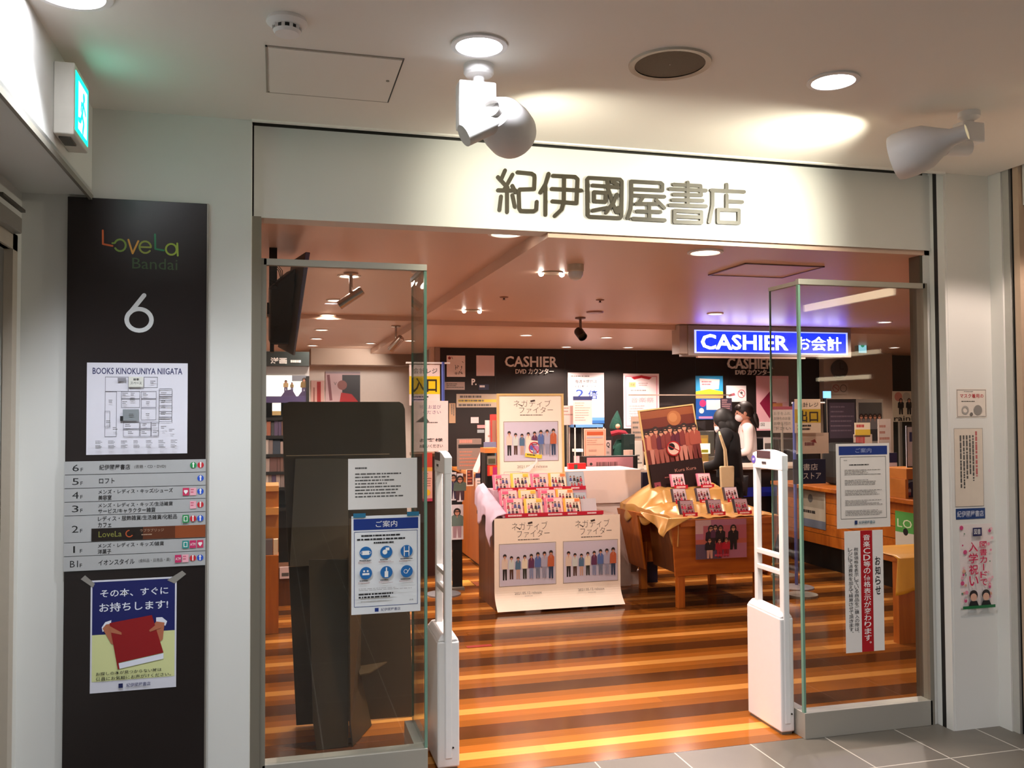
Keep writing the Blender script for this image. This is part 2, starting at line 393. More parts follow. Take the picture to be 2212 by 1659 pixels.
# pillar right of opening with shutter rails
m = MB()
m.box((3.274, 3.75, 0), (3.535, 3.955, HC+0.1), PAINT)
struct(m.build('wall_pillar'))
m = MB()
m.box((3.262, 3.752, 0.0), (3.274, 3.955, HC+0.05), PAINT); m.box((3.2612, 3.80, 0.0), (3.2622, 3.826, HC+0.05), DARK)
m.box((3.232, 3.86, 0), (3.262, 3.875, HC+0.05), PAINT); m.box((3.215, 3.875, 0), (3.262, 3.955, 2.416), C('#5c5448', 0.35, 0.5, var=0.02))
struct(m.build('trim_3'))
m = MB(); m.box((-0.092, 3.84, 0), (-0.055, 3.95, 2.416), STEELD); m.box((-0.092, 3.86, 2.416), (-0.085, 3.95, 2.8), DARK); struct(m.build('trim_4'))
# next shop front running towards the viewer on the right
m = MB(); m.box((3.535, 3.67, 0), (3.62, 3.75, HC+0.1), PAINT); m.box((3.56, 1.5, 2.6), (3.7, 3.56, HC+0.1), PAINT); struct(m.build('wall_right'))
m = MB(); m.box((3.545, 3.63, 0), (3.62, 3.67, HC+0.1), C('#b4b2aa', 0.45)); m.box((3.56, 3.60, 0), (3.62, 3.63, HC+0.1), BLACK); m.box((3.54, 3.565, 0), (3.62, 3.60, HC+0.1), C('#b8a088', 0.5)); struct(m.build('trim_5'))
m = MB(); m.box((3.58, 1.5, 0), (3.64, 3.565, 2.6), C('#4a3224', 0.4)); struct(m.build('door_2'))
# left side: fascia over the soffit, soffit, alcove wall
m = MB(); m.box((-0.935, -5, 2.443), (-0.69, 3.75, HC+0.1), PAINT); struct(m.build('wall_fascia'))
m = MB(); m.box((-0.696, -5, 2.425), (-0.684, 3.75, 2.446), STEELD); m.box((-0.694, -5, 2.446), (-0.686, 3.75, 2.462), C('#c9c6c0', 0.3, 0.8, var=0)); struct(m.build('trim_6'))
m = MB(); m.box((-1.2, -5, 0), (-0.935, 3.30, HC+0.1), PAINT); m.box((-1.2, 3.62, 0), (-0.935, 4.15, HC+0.1), PAINT); m.box((-1.2, 3.3, 2.2), (-0.935, 3.62, HC+0.1), PAINT)
struct(m.build('wall_left'))
m = MB(); m.box((-0.955, 3.60, 0), (-0.925, 3.66, 2.26), C('#b9ad9c', 0.4)); m.box((-0.955, 3.24, 2.2), (-0.925, 3.66, 2.26), C('#b9ad9c', 0.4)); m.box((-1.1, 3.3, 0), (-1.06, 3.62, 2.2), C('#8c8272', 0.5))
struct(m.build('door_1'))
# closing walls: corridor back, shop sides
m = MB(); m.box((-3, -5.1, 0), (8, -5, HC+0.1), PAINT); struct(m.build('wall_back'))
m = MB(); m.box((7.9, -5, 0), (8, 1.6, HC+0.1), PAINT); m.box((3.62, 1.5, 0), (8, 1.6, HC+0.1), PAINT); struct(m.build('wall_far_right'))
m = MB(); m.box((-1.7, 3.9, 0), (-1.6, 13, 2.7), PAINT); struct(m.build('wall_shop_left'))
m = MB(); m.box((9.4, 4.0, 0), (9.5, 13, 2.7), C('#a89884', 0.6)); m.box((3.28, 3.955, 0), (9.5, 4.0, 2.7), PAINT); struct(m.build('wall_shop_right'))
WALLB = C('#1d1614', 0.5, spec=0.3, var=0.1)
m = MB(); m.box((1.85, 10.3, 0), (6.95, 10.45, 2.345), WALLB)
for x in (2.55, 3.42, 4.36, 5.16, 5.62, 6.3): m.box((x-0.004, 10.296, 0), (x+0.004, 10.3, 2.345), BLACK)
struct(m.build('wall_cashier'))
m = MB(); m.box((1.80, 10.2, 0), (1.86, 12.2, 2.41), C('#8a7468', 0.5)); m.box((1.75, 10.22, 0), (1.80, 10.3, 2.345), C('#b8a08e', 0.4)); struct(m.build('wall_return'))
m = MB(); m.box((-1.6, 12.1, 0), (9.5, 12.2, 2.5), C('#e0d4cb', 0.6)); m.box((0.45, 11.6, 2.2), (1.8, 12.1, 2.41), C('#9c8676', 0.6)); struct(m.build('wall_shop_back'))
m = MB(); m.box((6.95, 10.2, 0), (8.0, 10.45, 2.345), C('#b09a88', 0.6)); struct(m.build('wall_column'))
m = MB(); m.box((8.0, 10.6, 0), (9.5, 10.7, 2.345), C('#232a26', 0.3)); struct(m.build('wall_dark_right'))

# ================================================================== CORRIDOR CEILING THINGS
def ring_light(name, loc, r, label, color, emit, power, ang=140, group=None, cat='ceiling light', blend=0.6):
    t = thing(name, label, cat, loc, group); x, y, z = loc
    MB().lathe([(r*0.98, 0.03), (r*1.22, 0.0), (r*1.24, -0.006), (r*1.02, -0.008), (r*0.94, 0.0), (r*0.92, 0.03)], (x, y, z-0.001), (0, 0, 1), WHITE, 32, cap=False).build('trim_ring', t, smooth=True)
    em = C({'cool': '#f4f6ff', 'warm': '#fff0e2'}[color], emit=emit, key='lamp_%s_%g' % (color, emit))
    MB().lathe([(r*0.93, -0.004), (r*0.6, -0.006), (0.002, -0.007)], (x, y, z), (0, 0, 1), em, 32, cap=False).build('lens', t, smooth=True)
    if power: light('SPOT', 'lamp', (x, y, z-0.02), power, COOL if color == 'cool' else WARM, r*0.8, None, ang, blend, t)
    return t
def at(px, py, z): v = PZ(px, py, z); return (v.x, v.y, z)
ring_light('downlight', at(1035, 97, HC), 0.075, 'bright round white downlight above the round-headed spotlight near centre', 'cool', 30, 85)
ring_light('downlight', at(1800, 173, HC), 0.075, 'bright white downlight in corridor ceiling right of the round speaker', 'cool', 30, 45)
ring_light('downlight', (-0.56, 2.72, HC), 0.09, 'cut-off bright downlight at the top left beside the green exit sign', 'cool', 30, 112, 116, blend=0.6)
for x, y in ((0.6, 0.4), (3.6, 0.4), (5.2, 2.2), (0.6, -2.2), (3.6, -2.2)):  # unseen lamps added to bounce more light onto the corridor ceiling
    ring_light('downlight', (x, y, HC), 0.075, 'added unseen corridor downlight behind the viewer, '+{(0.6, 0.4): 'close left', (3.6, 0.4): 'close right', (5.2, 2.2): 'far right near the next shop', (0.6, -2.2): 'rear left', (3.6, -2.2): 'rear right'}[(x, y)], 'cool', 20, 145, group='added corridor downlights behind the viewer')
tl = ring_light('downlight', (3.32, 3.02, HC), 0.075, 'warm corridor downlight outside the right edge that lights the white pillar', 'warm', 20, 58, 112, blend=0.25)
# speaker
x, y, z = at(1447, 137, HC)
t = thing('ceiling_speaker', 'large round grey-beige speaker grille recessed in corridor ceiling', 'speaker', (x, y, z))
MB().lathe([(0.118, 0.0), (0.142, 0.0), (0.14, -0.008), (0.12, -0.006)], (x, y, z), (0, 0, 1), C('#c4b8a8', 0.4), 40, cap=False).build('rim', t, smooth=True)
MB().lathe([(0.12, -0.003), (0.06, -0.0045), (0.002, -0.005)], (x, y, z), (0, 0, 1), C('#6f6250', 0.8, scale=400, var=0.3), 40, cap=False).build('grille', t)
# smoke detector
x, y, z = at(620, 42, HC)
t = thing('smoke_detector', 'small white round smoke detector with dark slots on corridor ceiling', 'smoke detector', (x, y, z))
MB().lathe([(0.058, 0), (0.062, -0.012), (0.05, -0.022), (0.038, -0.024)], (x, y, z), (0, 0, 1), WHITE, 32).build('base', t, smooth=True)
MB().lathe([(0.038, -0.024), (0.038, -0.036)], (x, y, z), (0, 0, 1), BLACK, 24).build('slot_ring', t)
m = MB()
for i in range(10):
    a = i*math.pi/5; m.box((x+0.038*math.cos(a)-0.005, y+0.038*math.sin(a)-0.005, z-0.037), (x+0.038*math.cos(a)+0.005, y+0.038*math.sin(a)+0.005, z-0.023), WHITE)
m.build('rib', t)
MB().lathe([(0.042, -0.036), (0.036, -0.046), (0.002, -0.048)], (x, y, z), (0, 0, 1), WHITE, 32).build('cap', t, smooth=True)
# ceiling hatch
a, b = PZ(575, 97, HC), PZ(838, 222, HC); x0, y0, x1, y1 = -0.032, 2.962, 0.42, 3.40
t = thing('ceiling_hatch', 'large square access hatch with thin dark seam in corridor ceiling', 'hatch', (x0, y0, HC))
MB().box((x0+0.012, y0+0.012, HC-0.0035), (x1-0.004, y1-0.008, HC), CEILP).build('panel', t)
m = MB(); 
for q in ((x0, y0, x1, y0+0.008), (x0, y1-0.006, x1, y1), (x0, y0, x0+0.007, y1)): m.box((q[0], q[1], HC-0.003), (q[2], q[3], HC), C('#9d9488', 0.5))
m.box((x1-0.003, y0, HC-0.003), (x1+0.001, y1, HC), BLACK); m.build('seam_frame', t)
MB().cyl((x1-0.03, 3.17, HC-0.006), (x1-0.03, 3.17, HC), 0.006, STEELD).build('latch', t)

# the two round-headed white spotlights
def lamp_head(t, c, ax, R, power, ang=128, nk=-0.155):
    """egg shaped shade: closed neck at c, opening along ax"""
    ax = Vector(ax).normalized(); c = Vector(c)
    prof = [(0.030, nk), (0.034, nk*0.65), (R*0.62, -0.055), (R*0.90, -0.01), (R, 0.05), (R*0.99, 0.10), (R*0.93, 0.118), (R*0.90, 0.10), (R*0.85, 0.0), (R*0.45, -0.05), (0.01, -0.06)]
    MB().lathe(prof, c, ax, C('#d8d4d1', 0.5, var=0.01), 40, cap=False).build('lamp_shade', t, smooth=True)
    MB().lathe([(0.036, 0.0), (0.03, 0.012), (0.002, 0.016)], c-ax*0.02, ax, C('#fff3c8', emit=60, key='lamp_bulb'), 24, cap=False).build('bulb', t, smooth=True)
    light('SPOT', 'lamp', c+ax*0.09, power, SPOTC, 0.04, ax, ang, 1.0, t)
bx, by, bz = at(1034, 142, HC)
t = thing('spotlight', 'white spotlight with egg-shaped shade hanging over the left of the big shop letters', 'spotlight', (bx, by, HC))
MB().lathe([(0.052, 0), (0.052, -0.028), (0.045, -0.036), (0.02, -0.04), (0.02, -0.065)], (bx, by, HC), (0, 0, 1), WHITE, 32).build('mount', t, smooth=True)
g = MB(); g.box((bx-0.075, by-0.035, HC-0.225), (bx+0.055, by+0.035, HC-0.065), WHITE); g.build('gear_box', t, bevel=0.006)
sc = PY(1082, 260, by); ax1 = Vector((0.60, 0.77, -0.20)).normalized()
MB().cyl((bx-0.062, by-0.045, HC-0.262), (sc.x-0.01, sc.y-0.03, sc.z-0.005), 0.038, C('#cfccc8', 0.4), n=24).build('arm', t, smooth=True)
lamp_head(t, sc, ax1, 0.093, 34, nk=-0.085)
bx, by, bz = at(2093, 243, HC)
t = thing('spotlight', 'white spotlight with wide pale shade at the right end of the shop header', 'spotlight', (bx, by, HC))
MB().lathe([(0.042, 0), (0.042, -0.02), (0.03, -0.03), (0.018, -0.035), (0.018, -0.05)], (bx, by, HC), (0, 0, 1), WHITE, 32).build('mount', t, smooth=True)
MB().box((bx-0.055, by-0.03, HC-0.125), (bx+0.05, by+0.03, HC-0.045), WHITE).build('gear_box', t, bevel=0.006)
MB().cyl((bx-0.01, by, HC-0.145), (bx-0.12, by, HC-0.15), 0.034, WHITE, n=24).build('arm', t, smooth=True)
sc = PY(1998, 318, by); lamp_head(t, sc, Vector((-0.58, 0.79, -0.20)), 0.095, 74)

# exit sign on the fascia
p0 = PX(128, 103, -0.69); p1 = PX(128, 262, -0.69)
y0 = 3.12; y1 = 3.345; zt = 2.735; zb = 2.50
t = thing('exit_sign', 'green lit exit sign with running figure mounted on the left fascia', 'exit sign', (-0.69, y0, zb))
MB().box((-0.69, y0, zb), (-0.628, y1, zt), C('#d6d2c6', 0.5)).build('housing', t, bevel=0.004)
cv = Canvas((-0.6265, y0+0.012, zt-0.02), (0, y1-y0-0.024, 0), (0, 0, -(zt-zb-0.04)))
GRN = C('#00d0a4', emit=2.6, key='exit_green'); GWH = C('#a8fff4', emit=2.4, key='exit_white')
cv.sheet(GRN, 0.001); cv.rect(0.2, 0.1, 0.9, 0.92, GWH)
cv.disc(0.62, 0.26, 0.08, GRN); cv.stroke([(0.58, 0.38), (0.48, 0.60), (0.62, 0.72), (0.55, 0.88)], 0.10, GRN); cv.stroke([(0.48, 0.60), (0.36, 0.74), (0.22, 0.76)], 0.09, GRN); cv.stroke([(0.38, 0.55), (0.42, 0.42), (0.6, 0.42), (0.74, 0.52)], 0.07, GRN)
cv.done('sign_face', parent=t)
MB().box((-0.68, y0+0.03, zb-0.006), (-0.645, y0+0.12, zb), C('#5a5750', 0.5)).build('battery_cover', t)

# door closer at the far left
t = thing('door_closer', 'grey door closer box at the left edge under the soffit', 'door closer', (-0.925, 3.36, 2.15))
MB().box((-0.935, 3.30, 2.255), (-0.895, 3.60, 2.315), C('#8a857c', 0.4)).build('body', t, bevel=0.006)
MB().box((-0.90, 3.32, 2.335), (-0.885, 3.60, 2.345), C('#4a4238', 0.4)).build('arm', t)

# ================================================================== DIRECTORY BOARD
DX0, DX1, DZ1 = -0.771, -0.262, 2.433
t = thing('floor_directory', 'tall dark brown floor directory board on the wall left of entrance', 'directory board', (DX0, 3.73, 0))
MB().box((DX0, 3.73, 0.0), (DX1, 3.75, DZ1), PANELB).build('board', t, bevel=0.0015)
MB().box((DX1, 3.728, 0.0), (DX1+0.006, 3.75, DZ1), C('#9a948c', 0.35, 0.6, var=0)).build('edge_strip', t)
yb = 3.7295
cv = canvasY(100, 400, 480, 820, yb)   # logo drawn in crop units
def z2(pts): return [(x/1501, y/1659) for x, y in pts]
def lg(col): return C(col, 0.5, var=0)
w = 0.011
cv.stroke(z2([(463, 400), (465, 515), (545, 528)]), w, lg('#d0622c'))
cv.stroke(z2([(545, 505)]+[(610+48*math.cos(a), 520+50*math.sin(a)) for a in [math.radians(k) for k in range(200, 530, 22)]]), w, lg('#7d9a3a'))
cv.stroke(z2([(680, 470), (717, 585), (765, 478)]), w, lg('#d99a3a'))
cv.stroke(z2([(780, 528), (872, 528)]+[(825+50*math.cos(a), 528+50*math.sin(a)) for a in [math.radians(k) for k in range(345, 30, -22)]]), w, lg('#8f9a3a'))
cv.stroke(z2([(908, 415), (912, 540), (985, 550)]), w, lg('#1f7a4c'))
cv.stroke(z2([(1050+47*math.cos(a), 538+47*math.sin(a)) for a in [math.radians(k) for k in range(0, 361, 20)]]), w, lg('#9cb03c'))
cv.stroke(z2([(1102, 485), (1107, 590)]), w, lg('#9cb03c'))
cv.text('Bandai', 715/1501, 622/1659, 1105/1501, 716/1659, lg('#3c5230'))
cv.done('logo', parent=t)
cv = canvasY(100, 400, 480, 820, yb)
G6 = lg('#d8dadc')
cv.stroke(z2([(818, 940), (700, 1090)]), 0.026, G6)
cv.stroke(z2([(777+106*math.cos(math.radians(k)), 1150+92*math.sin(math.radians(k))) for k in range(0, 361, 15)]), 0.026, G6)
cv.done('floor_number', parent=t)
# rows
rows = [('6', '紀伊國屋書店', '(書籍・CD・DVD)', 'gr'), ('5', 'ロフト', '', 'b'), ('4', 'メンズ・レディス・キッズ/シューズ', '美容室', 'hpb'),
        ('3', 'メンズ・レディス・キッズ/生活雑貨', 'サービス/キャラクター雑貨', 'pr'), ('2', 'レディス・服飾雑貨/生活雑貨/化粧品', 'カフェ', 'grb'),
        ('1', 'メンズ・レディス・キッズ/雑貨', '洋菓子', 'tah'), ('B1', 'イオンスタイル', '(食料品・日用品・薬)', 'aprb')]
zr0, zr1 = 1.415, 0.996
hs = [1, 1, 1, 1, 1.97, 1, 1.1]; tot = sum(hs); zz = zr0
RW = C('#b9babb', 0.35, 0.25, var=0.03); ICON = {'g': '#1f8a4a', 'r': '#c0202c', 'b': '#2050c0', 'h': '#c8305a', 'p': '#e8a8b4', 't': '#1c8a84', 'a': '#c02860'}
for (fl, ja, jb, ic), h in zip(rows, hs):
    hh = (zr0-zr1)*h/tot; y = 3.725
    cv = Canvas((DX0-0.001, y, zz-0.0012), (DX1-DX0+0.002, 0, 0), (0, 0, -(hh-0.0024))); cv.sheet(RW, 0.005)
    k = 1/h
    cy = 0.5
    cv.text(fl, 0.066 if fl == '1' else 0.055 if len(fl) == 1 else 0.045, cy-0.26*k, 0.10 if fl != '1' else 0.078, cy+0.26*k, INK) if fl != 'B1' else cv.text(fl, 0.045, cy-0.24*k, 0.10, cy+0.26*k, INK)
    cv.text('F', 0.112, cy+0.0*k, 0.128, cy+0.27*k, INK)
    if fl in ('6', '5', 'B1'):
        cv.text(ja, 0.24, cy-0.22*k, 0.24+0.036*len(ja), cy+0.2*k, INK, 0.01)
        if jb: cv.text(jb, 0.27+0.036*len(ja), cy-0.16*k, 0.27+0.036*len(ja)+0.024*len(jb)*0.85, cy+0.16*k, INKG)
    else:
        cv.text(ja, 0.235, 0.08*k if h > 1.5 else 0.12, 0.235+0.031*len(ja), (0.46 if h < 1.5 else 0.46*k), INK, 0.01)
        cv.text(jb, 0.235, 0.55*k, 0.235+0.031*len(jb), 0.92*k if h > 1.5 else 0.93, INK, 0.01)
    if fl == '2':
        cv.rect(0.19, 0.50, 0.55, 0.985, C('#1a0f08', 0.4)); cv.rect(0.55, 0.50, 0.78, 0.985, C('#5a2c14', 0.4)); cv.rect(0.78, 0.50, 1.0, 0.985, C('#8a4420', 0.4))
        cv.text('LoveLa', 0.24, 0.62, 0.40, 0.84, lg('#8a8a40')); cv.ring(0.455, 0.74, 0.028, 0.008, lg('#b05028'), a0=30, a1=270)
        cv.text('ラブラブリッジ', 0.53, 0.58, 0.70, 0.70, lg('#b89880')); cv.lines(0.54, 0.78, 0.66, 0.86, 1, lg('#b89880'))
    u = 0.962
    for q in ic[::-1]:
        cm = lg(ICON[q]); v = 0.45 if h < 1.5 else 0.24
        if q in 'rb' or (q == 'g' and fl == '6'):
            cv.disc(u, v, 0.0235, cm, n=24); cv.stroke([(u, v+0.2*k), (u, v-0.12*k)], 0.009, WHITE, cap=False)
            cv.poly([(u-0.011, v-0.08*k), (u+0.011, v-0.08*k), (u, v-0.25*k)], WHITE) if q != 'r' else cv.disc(u, v-0.17*k, 0.007, WHITE)
        else:
            cv.rect(u-0.023, v-0.30*k, u+0.023, v+0.30*k, cm)
            if q == 'h': cv.disc(u-0.006, v-0.05*k, 0.009, WHITE); cv.disc(u+0.006, v-0.05*k, 0.009, WHITE); cv.poly([(u-0.014, v), (u+0.014, v), (u, v+0.2*k)], WHITE)
            elif q == 'a': cv.text('ATM', u-0.019, v-0.1*k, u+0.019, v+0.12*k, WHITE)
            elif q == 'p': cv.lines(u-0.018, v-0.2*k, u+0.018, v+0.2*k, 2, lg('#c84868'), 0.4)
            else: cv.frame(u-0.014, v-0.2*k, u+0.014, v+0.2*k, 0.005, WHITE)
        u -= 0.053
    cv.done('floor_row', parent=t); zz -= hh
# store map sheet
cv = canvasY(187, 784, 405, 981, 3.728); MAPW = C('#dcdae4', 0.5, var=0.02); cv.sheet(MAPW, 0.0015)
DKB = lg('#24285a'); LN = lg('#6a6870')
cv.text('BOOKS KINOKUNIYA NIIGATA', 0.055, 0.055, 0.945, 0.125, DKB, 0.012)
def mr(x0, y0, x1, y1, w=0.004, mat=None): cv.frame((x0-405)/1350, (y0-135)/1245, (x1-405)/1350, (y1-135)/1245, w, mat or LN)
def ml(x0, y0, x1, y1, n=2, seed=1, mat=None): cv.lines((x0-405)/1350, (y0-135)/1245, (x1-405)/1350, (y1-135)/1245, n, mat or LN, 0.45, seed)
for q in ((645, 325, 955, 525), (1160, 325, 1345, 475), (645, 525, 800, 1140), (860, 520, 1110, 625), (860, 625, 1110, 745), (1125, 520, 1330, 625), (1125, 625, 1330, 745), (1125, 750, 1330, 915), (890, 940, 1110, 1035), (890, 1035, 1110, 1140), (1115, 940, 1262, 1035), (1115, 1035, 1262, 1140), (1262, 940, 1365, 1140), (645, 790, 715, 1010), (1365, 490, 1545, 600), (1365, 600, 1545, 880), (1365, 880, 1545, 940)): mr(*q)
for i in range(6): mr(1375, 490+78*i, 1540, 492+78*i)
cv.rect((885-405)/1350, (768-135)/1245, (1100-405)/1350, (925-135)/1245, lg('#868c90')); cv.rect((850-405)/1350, (860-135)/1245, (892-405)/1350, (925-135)/1245, INK)
cv.rect((815-405)/1350, (340-135)/1245, (925-405)/1350, (385-135)/1245, lg('#8a8890')); cv.rect((960-405)/1350, (325-135)/1245, (1158-405)/1350, (465-135)/1245, lg('#d8d8d0'))
cv.text('催事', (1020-405)/1350, (345-135)/1245, (1100-405)/1350, (378-135)/1245, INK, 0.01); cv.text('スペース', (985-405)/1350, (395-135)/1245, (1135-405)/1350, (430-135)/1245, INK)
for i, (x, y) in enumerate(((1250, 380), (700, 640), (880, 545), (990, 545), (1150, 545), (880, 660), (980, 615), (1195, 665), (1195, 825), (970, 830), (920, 970), (1150, 965), (1280, 965), (960, 1070), (1140, 1070), (1290, 1060), (670, 920), (1400, 650), (1400, 720), (1400, 810), (1400, 1000), (760, 1010), (1400, 540), (1510, 1040))):
    ml(x, y, x+75, y+45, 2, i, INKG)
for i in range(7): ml(535+167*i, 1190, 630+167*i, 1240, 3, i+40, INKG); ml(535+167*i, 1250, 630+167*i, 1300, 3, i+60, INKG)
cv.done('floor_map_sheet', 'white shop floor plan sheet stuck on the upper directory board', 'map')
# book poster
BLUEP = lg('#10185c'); CREAM = lg('#d2d69a')
cv = canvasY(195, 1250, 381, 1491, 3.728); x0, z0, x1, z1 = rectY(195, 1250, 381, 1491, 3.728)
cv.sheet(C('#d4d4de', 0.5, var=0.01), 0.0012)
U = lambda x: (x-283)/(988-283); V = lambda y: (y-110)/(1030-110)
cv.rect(0.02, 0.015, 0.98, 0.485, BLUEP); cv.rect(0.02, 0.485, 0.98, 0.90, CREAM)
TW = lg('#dfe2ee')
cv.text('その本、すぐに', 0.11, 0.085, 0.90, 0.155, TW, 0.012); cv.text('お持ちします!', 0.10, 0.205, 0.90, 0.285, TW, 0.012)
HAND = lg('#b06a4c'); BK = lg('#8c0c12')
cv.poly([(0.13, 0.42), (0.17, 0.375), (0.24, 0.36), (0.23, 0.43), (0.14, 0.46)], TW); cv.poly([(0.76, 0.36), (0.83, 0.36), (0.89, 0.40), (0.87, 0.44), (0.76, 0.40)], TW)
cv.poly([(0.14, 0.43), (0.18, 0.395), (0.25, 0.39), (0.33, 0.60), (0.24, 0.57)], HAND); cv.poly([(0.76, 0.395), (0.86, 0.41), (0.84, 0.56), (0.78, 0.60), (0.72, 0.44)], HAND)
cv.poly([(0.22, 0.385), (0.71, 0.335), (0.85, 0.68), (0.32, 0.745)], BK); cv.poly([(0.32, 0.75), (0.85, 0.685), (0.85, 0.735), (0.32, 0.80)], TW); cv.poly([(0.22, 0.39), (0.25, 0.388), (0.34, 0.80), (0.32, 0.80)], BK)
cv.poly([(0.22, 0.41), (0.36, 0.475), (0.36, 0.495), (0.24, 0.47)], HAND); cv.poly([(0.80, 0.40), (0.68, 0.47), (0.69, 0.485), (0.82, 0.455)], HAND)
cv.text('お探しの本が見つからない時は', 0.07, 0.815, 0.83, 0.845, INK, 0.01); cv.text('係員にお気軽にお声がけください。', 0.07, 0.86, 0.94, 0.892, INK, 0.01)
cv.rect(0.33, 0.928, 0.38, 0.968, lg('#141c50')); cv.text('紀伊國屋書店', 0.42, 0.93, 0.70, 0.965, lg('#4a4a70'), 0.01)
t = cv.done('book_search_poster', 'blue and yellow poster of hands holding a red book, low on directory', 'poster')
TAPE = C('#8a8680', 0.25, var=0, key='clear_tape')
for (u0, v0, du) in ((x0, z0, -1), (x1, z0, 1)):
    c = MB(); c.prism([(u0-0.025*du-0.01, 3.7275, v0-0.012), (u0+0.02*du, 3.7275, v0+0.022), (u0+0.035*du, 3.7275, v0+0.008), (u0-0.008*du, 3.7275, v0-0.026)][::1 if du < 0 else -1], (0, -0.0012, 0), TAPE); c.build('tape', t)

# ================================================================== SIGN LETTERS ON THE HEADER
LET = C('#332c1c', 0.45, 0.0, var=0, key='sign_letter_bronze')
t = thing('shop_sign', 'large bronze Japanese characters mounted on the lit white header', 'sign', tuple(PY(1340, 480, 3.85)))
K = [
 [[(243, 100), (215, 165)], [(190, 150), (262, 228)], [(298, 132), (238, 240)], [(297, 215), (320, 262)], [(190, 248), (320, 250)], [(257, 250), (257, 410)], [(212, 295), (200, 395)], [(297, 285), (315, 370)],
  [(335, 115), (440, 125), (460, 138), (462, 155), (458, 240), (350, 243), (344, 262), (348, 385), (358, 402), (380, 403), (455, 405), (474, 392), (478, 335)]],
 [[(567, 125), (545, 200), (505, 265)], [(543, 215), (543, 430)], [(600, 140), (765, 148), (783, 165), (775, 345), (595, 330)], [(590, 238), (810, 250)], [(682, 145), (680, 330), (665, 390), (612, 440)]],
 [[(865, 155), (1100, 168), (1113, 182), (1110, 442), (1098, 456), (872, 445), (858, 432), (855, 168), (865, 155)], [(895, 212), (1085, 226)], [(1005, 175), (1012, 240), (1042, 340), (1072, 410), (1085, 412), (1087, 378)], [(1040, 185), (1080, 205)],
  [(905, 262), (995, 268), (990, 335), (905, 330), (905, 262)], [(1075, 280), (1050, 340), (995, 415)], [(895, 400), (1000, 380)]],
 [[(1415, 250), (1190, 240)], [(1155, 455), (1178, 390), (1185, 300), (1183, 182), (1403, 194), (1415, 205), (1415, 250)], [(1190, 287), (1430, 296)], [(1270, 300), (1240, 345)], [(1220, 350), (1375, 350)], [(1370, 322), (1428, 380)], [(1225, 405), (1400, 410)], [(1315, 350), (1318, 460)], [(1195, 460), (1432, 472)]],
 [[(1500, 205), (1700, 215), (1705, 285)], [(1470, 238), (1740, 250)], [(1605, 190), (1605, 360)], [(1500, 279), (1705, 285)], [(1490, 320), (1715, 326)], [(1470, 358), (1740, 368)], [(1505, 400), (1705, 410), (1705, 490), (1505, 485), (1505, 400)], [(1505, 442), (1705, 450)]],
 [[(1895, 205), (1895, 238)], [(1780, 248), (2025, 260)], [(1790, 248), (1790, 360), (1765, 485)], [(1895, 285), (1895, 390)], [(1895, 330), (2010, 336)], [(1830, 392), (1985, 398), (1985, 492), (1830, 486), (1830, 392)]],
]
x0, z0, x1, z1 = rectY(1020, 340, 1660, 560, 3.85)
for ch in K:
    cv = Canvas((0, 3.85, 0), (1, 0, 0), (0, 0, -1)); cv.k = 0
    for st in ch:
        pts = []
        for x, y in st:
            p = PY(1020+x/3.456, 340+y/3.456, 3.85); pts.append((p.x, -p.z))
        cv.stroke(pts, 0.0175, LET, thick=0.009)
    cv.mb.build('sign_character', t)

# ================================================================== GLASS SCREENS
def screen(label, x0, x1, yf, yb_, zt, zb_, side, name='glass_screen', zs=None):
    t = thing(name, label, 'glass partition', ((x0+x1)/2, yf, 0))
    gx = x1 if side > 0 else x0
    m = MB(); m.box((x0, yf, 0), (x1, yf+0.075, zb_), STEEL); m.box((gx-0.05 if side > 0 else gx, yf+0.075, 0), (gx if side > 0 else gx+0.05, yb_, zb_), STEEL)
    m.build('base', t, bevel=0.002)
    m = MB(); m.box((x0+0.004, yf+0.010, zb_), (x1-0.004, yf+0.020, zt), GLASS); e = m.build('front_pane', t)
    m = MB(); ex = gx-0.006 if side > 0 else gx+0.006
    m.box((ex-0.006, yf+0.006, zb_), (ex+0.006, yf+0.024, zt), GEDGE); m.build('pane_edge', t)
    m = MB(); m.box((gx-0.014 if side > 0 else gx+0.004, yf+0.03, zb_), (gx-0.004 if side > 0 else gx+0.014, yb_-0.004, zt), GLASS); m.build('side_pane', t)
    m = MB(); m.box((gx-0.014 if side > 0 else gx+0.004, yb_-0.004, zb_), (gx-0.004 if side > 0 else gx+0.014, yb_, zt), GEDGE); m.build('side_pane_edge', t)
    m = MB(); m.box((x0, yf+0.0, zt), (x1, yf+0.03, zt+0.028), STEEL); m.box((gx-0.02 if side > 0 else gx, yf+0.03, zt), (gx if side > 0 else gx+0.02, yb_, zt+0.02), STEEL)
    m.build('top_rail', t, bevel=0.0015)
    px = x0 if side > 0 else x1
    m = MB(); m.box((px-0.012, yf-0.0, 0), (px+0.012, yf+0.05, zt+0.028), STEELD); m.build('wall_post', t)
    return t
screen('stainless-framed glass screen on the left of the entrance before the brown display', -0.045, 0.645, 3.85, 4.22, 2.215, 0.145, 1)
screen('stainless-framed glass screen on the right of the entrance beside the pillar', 2.49, 3.225, 3.85, 4.13, 2.215, 0.125, -1)

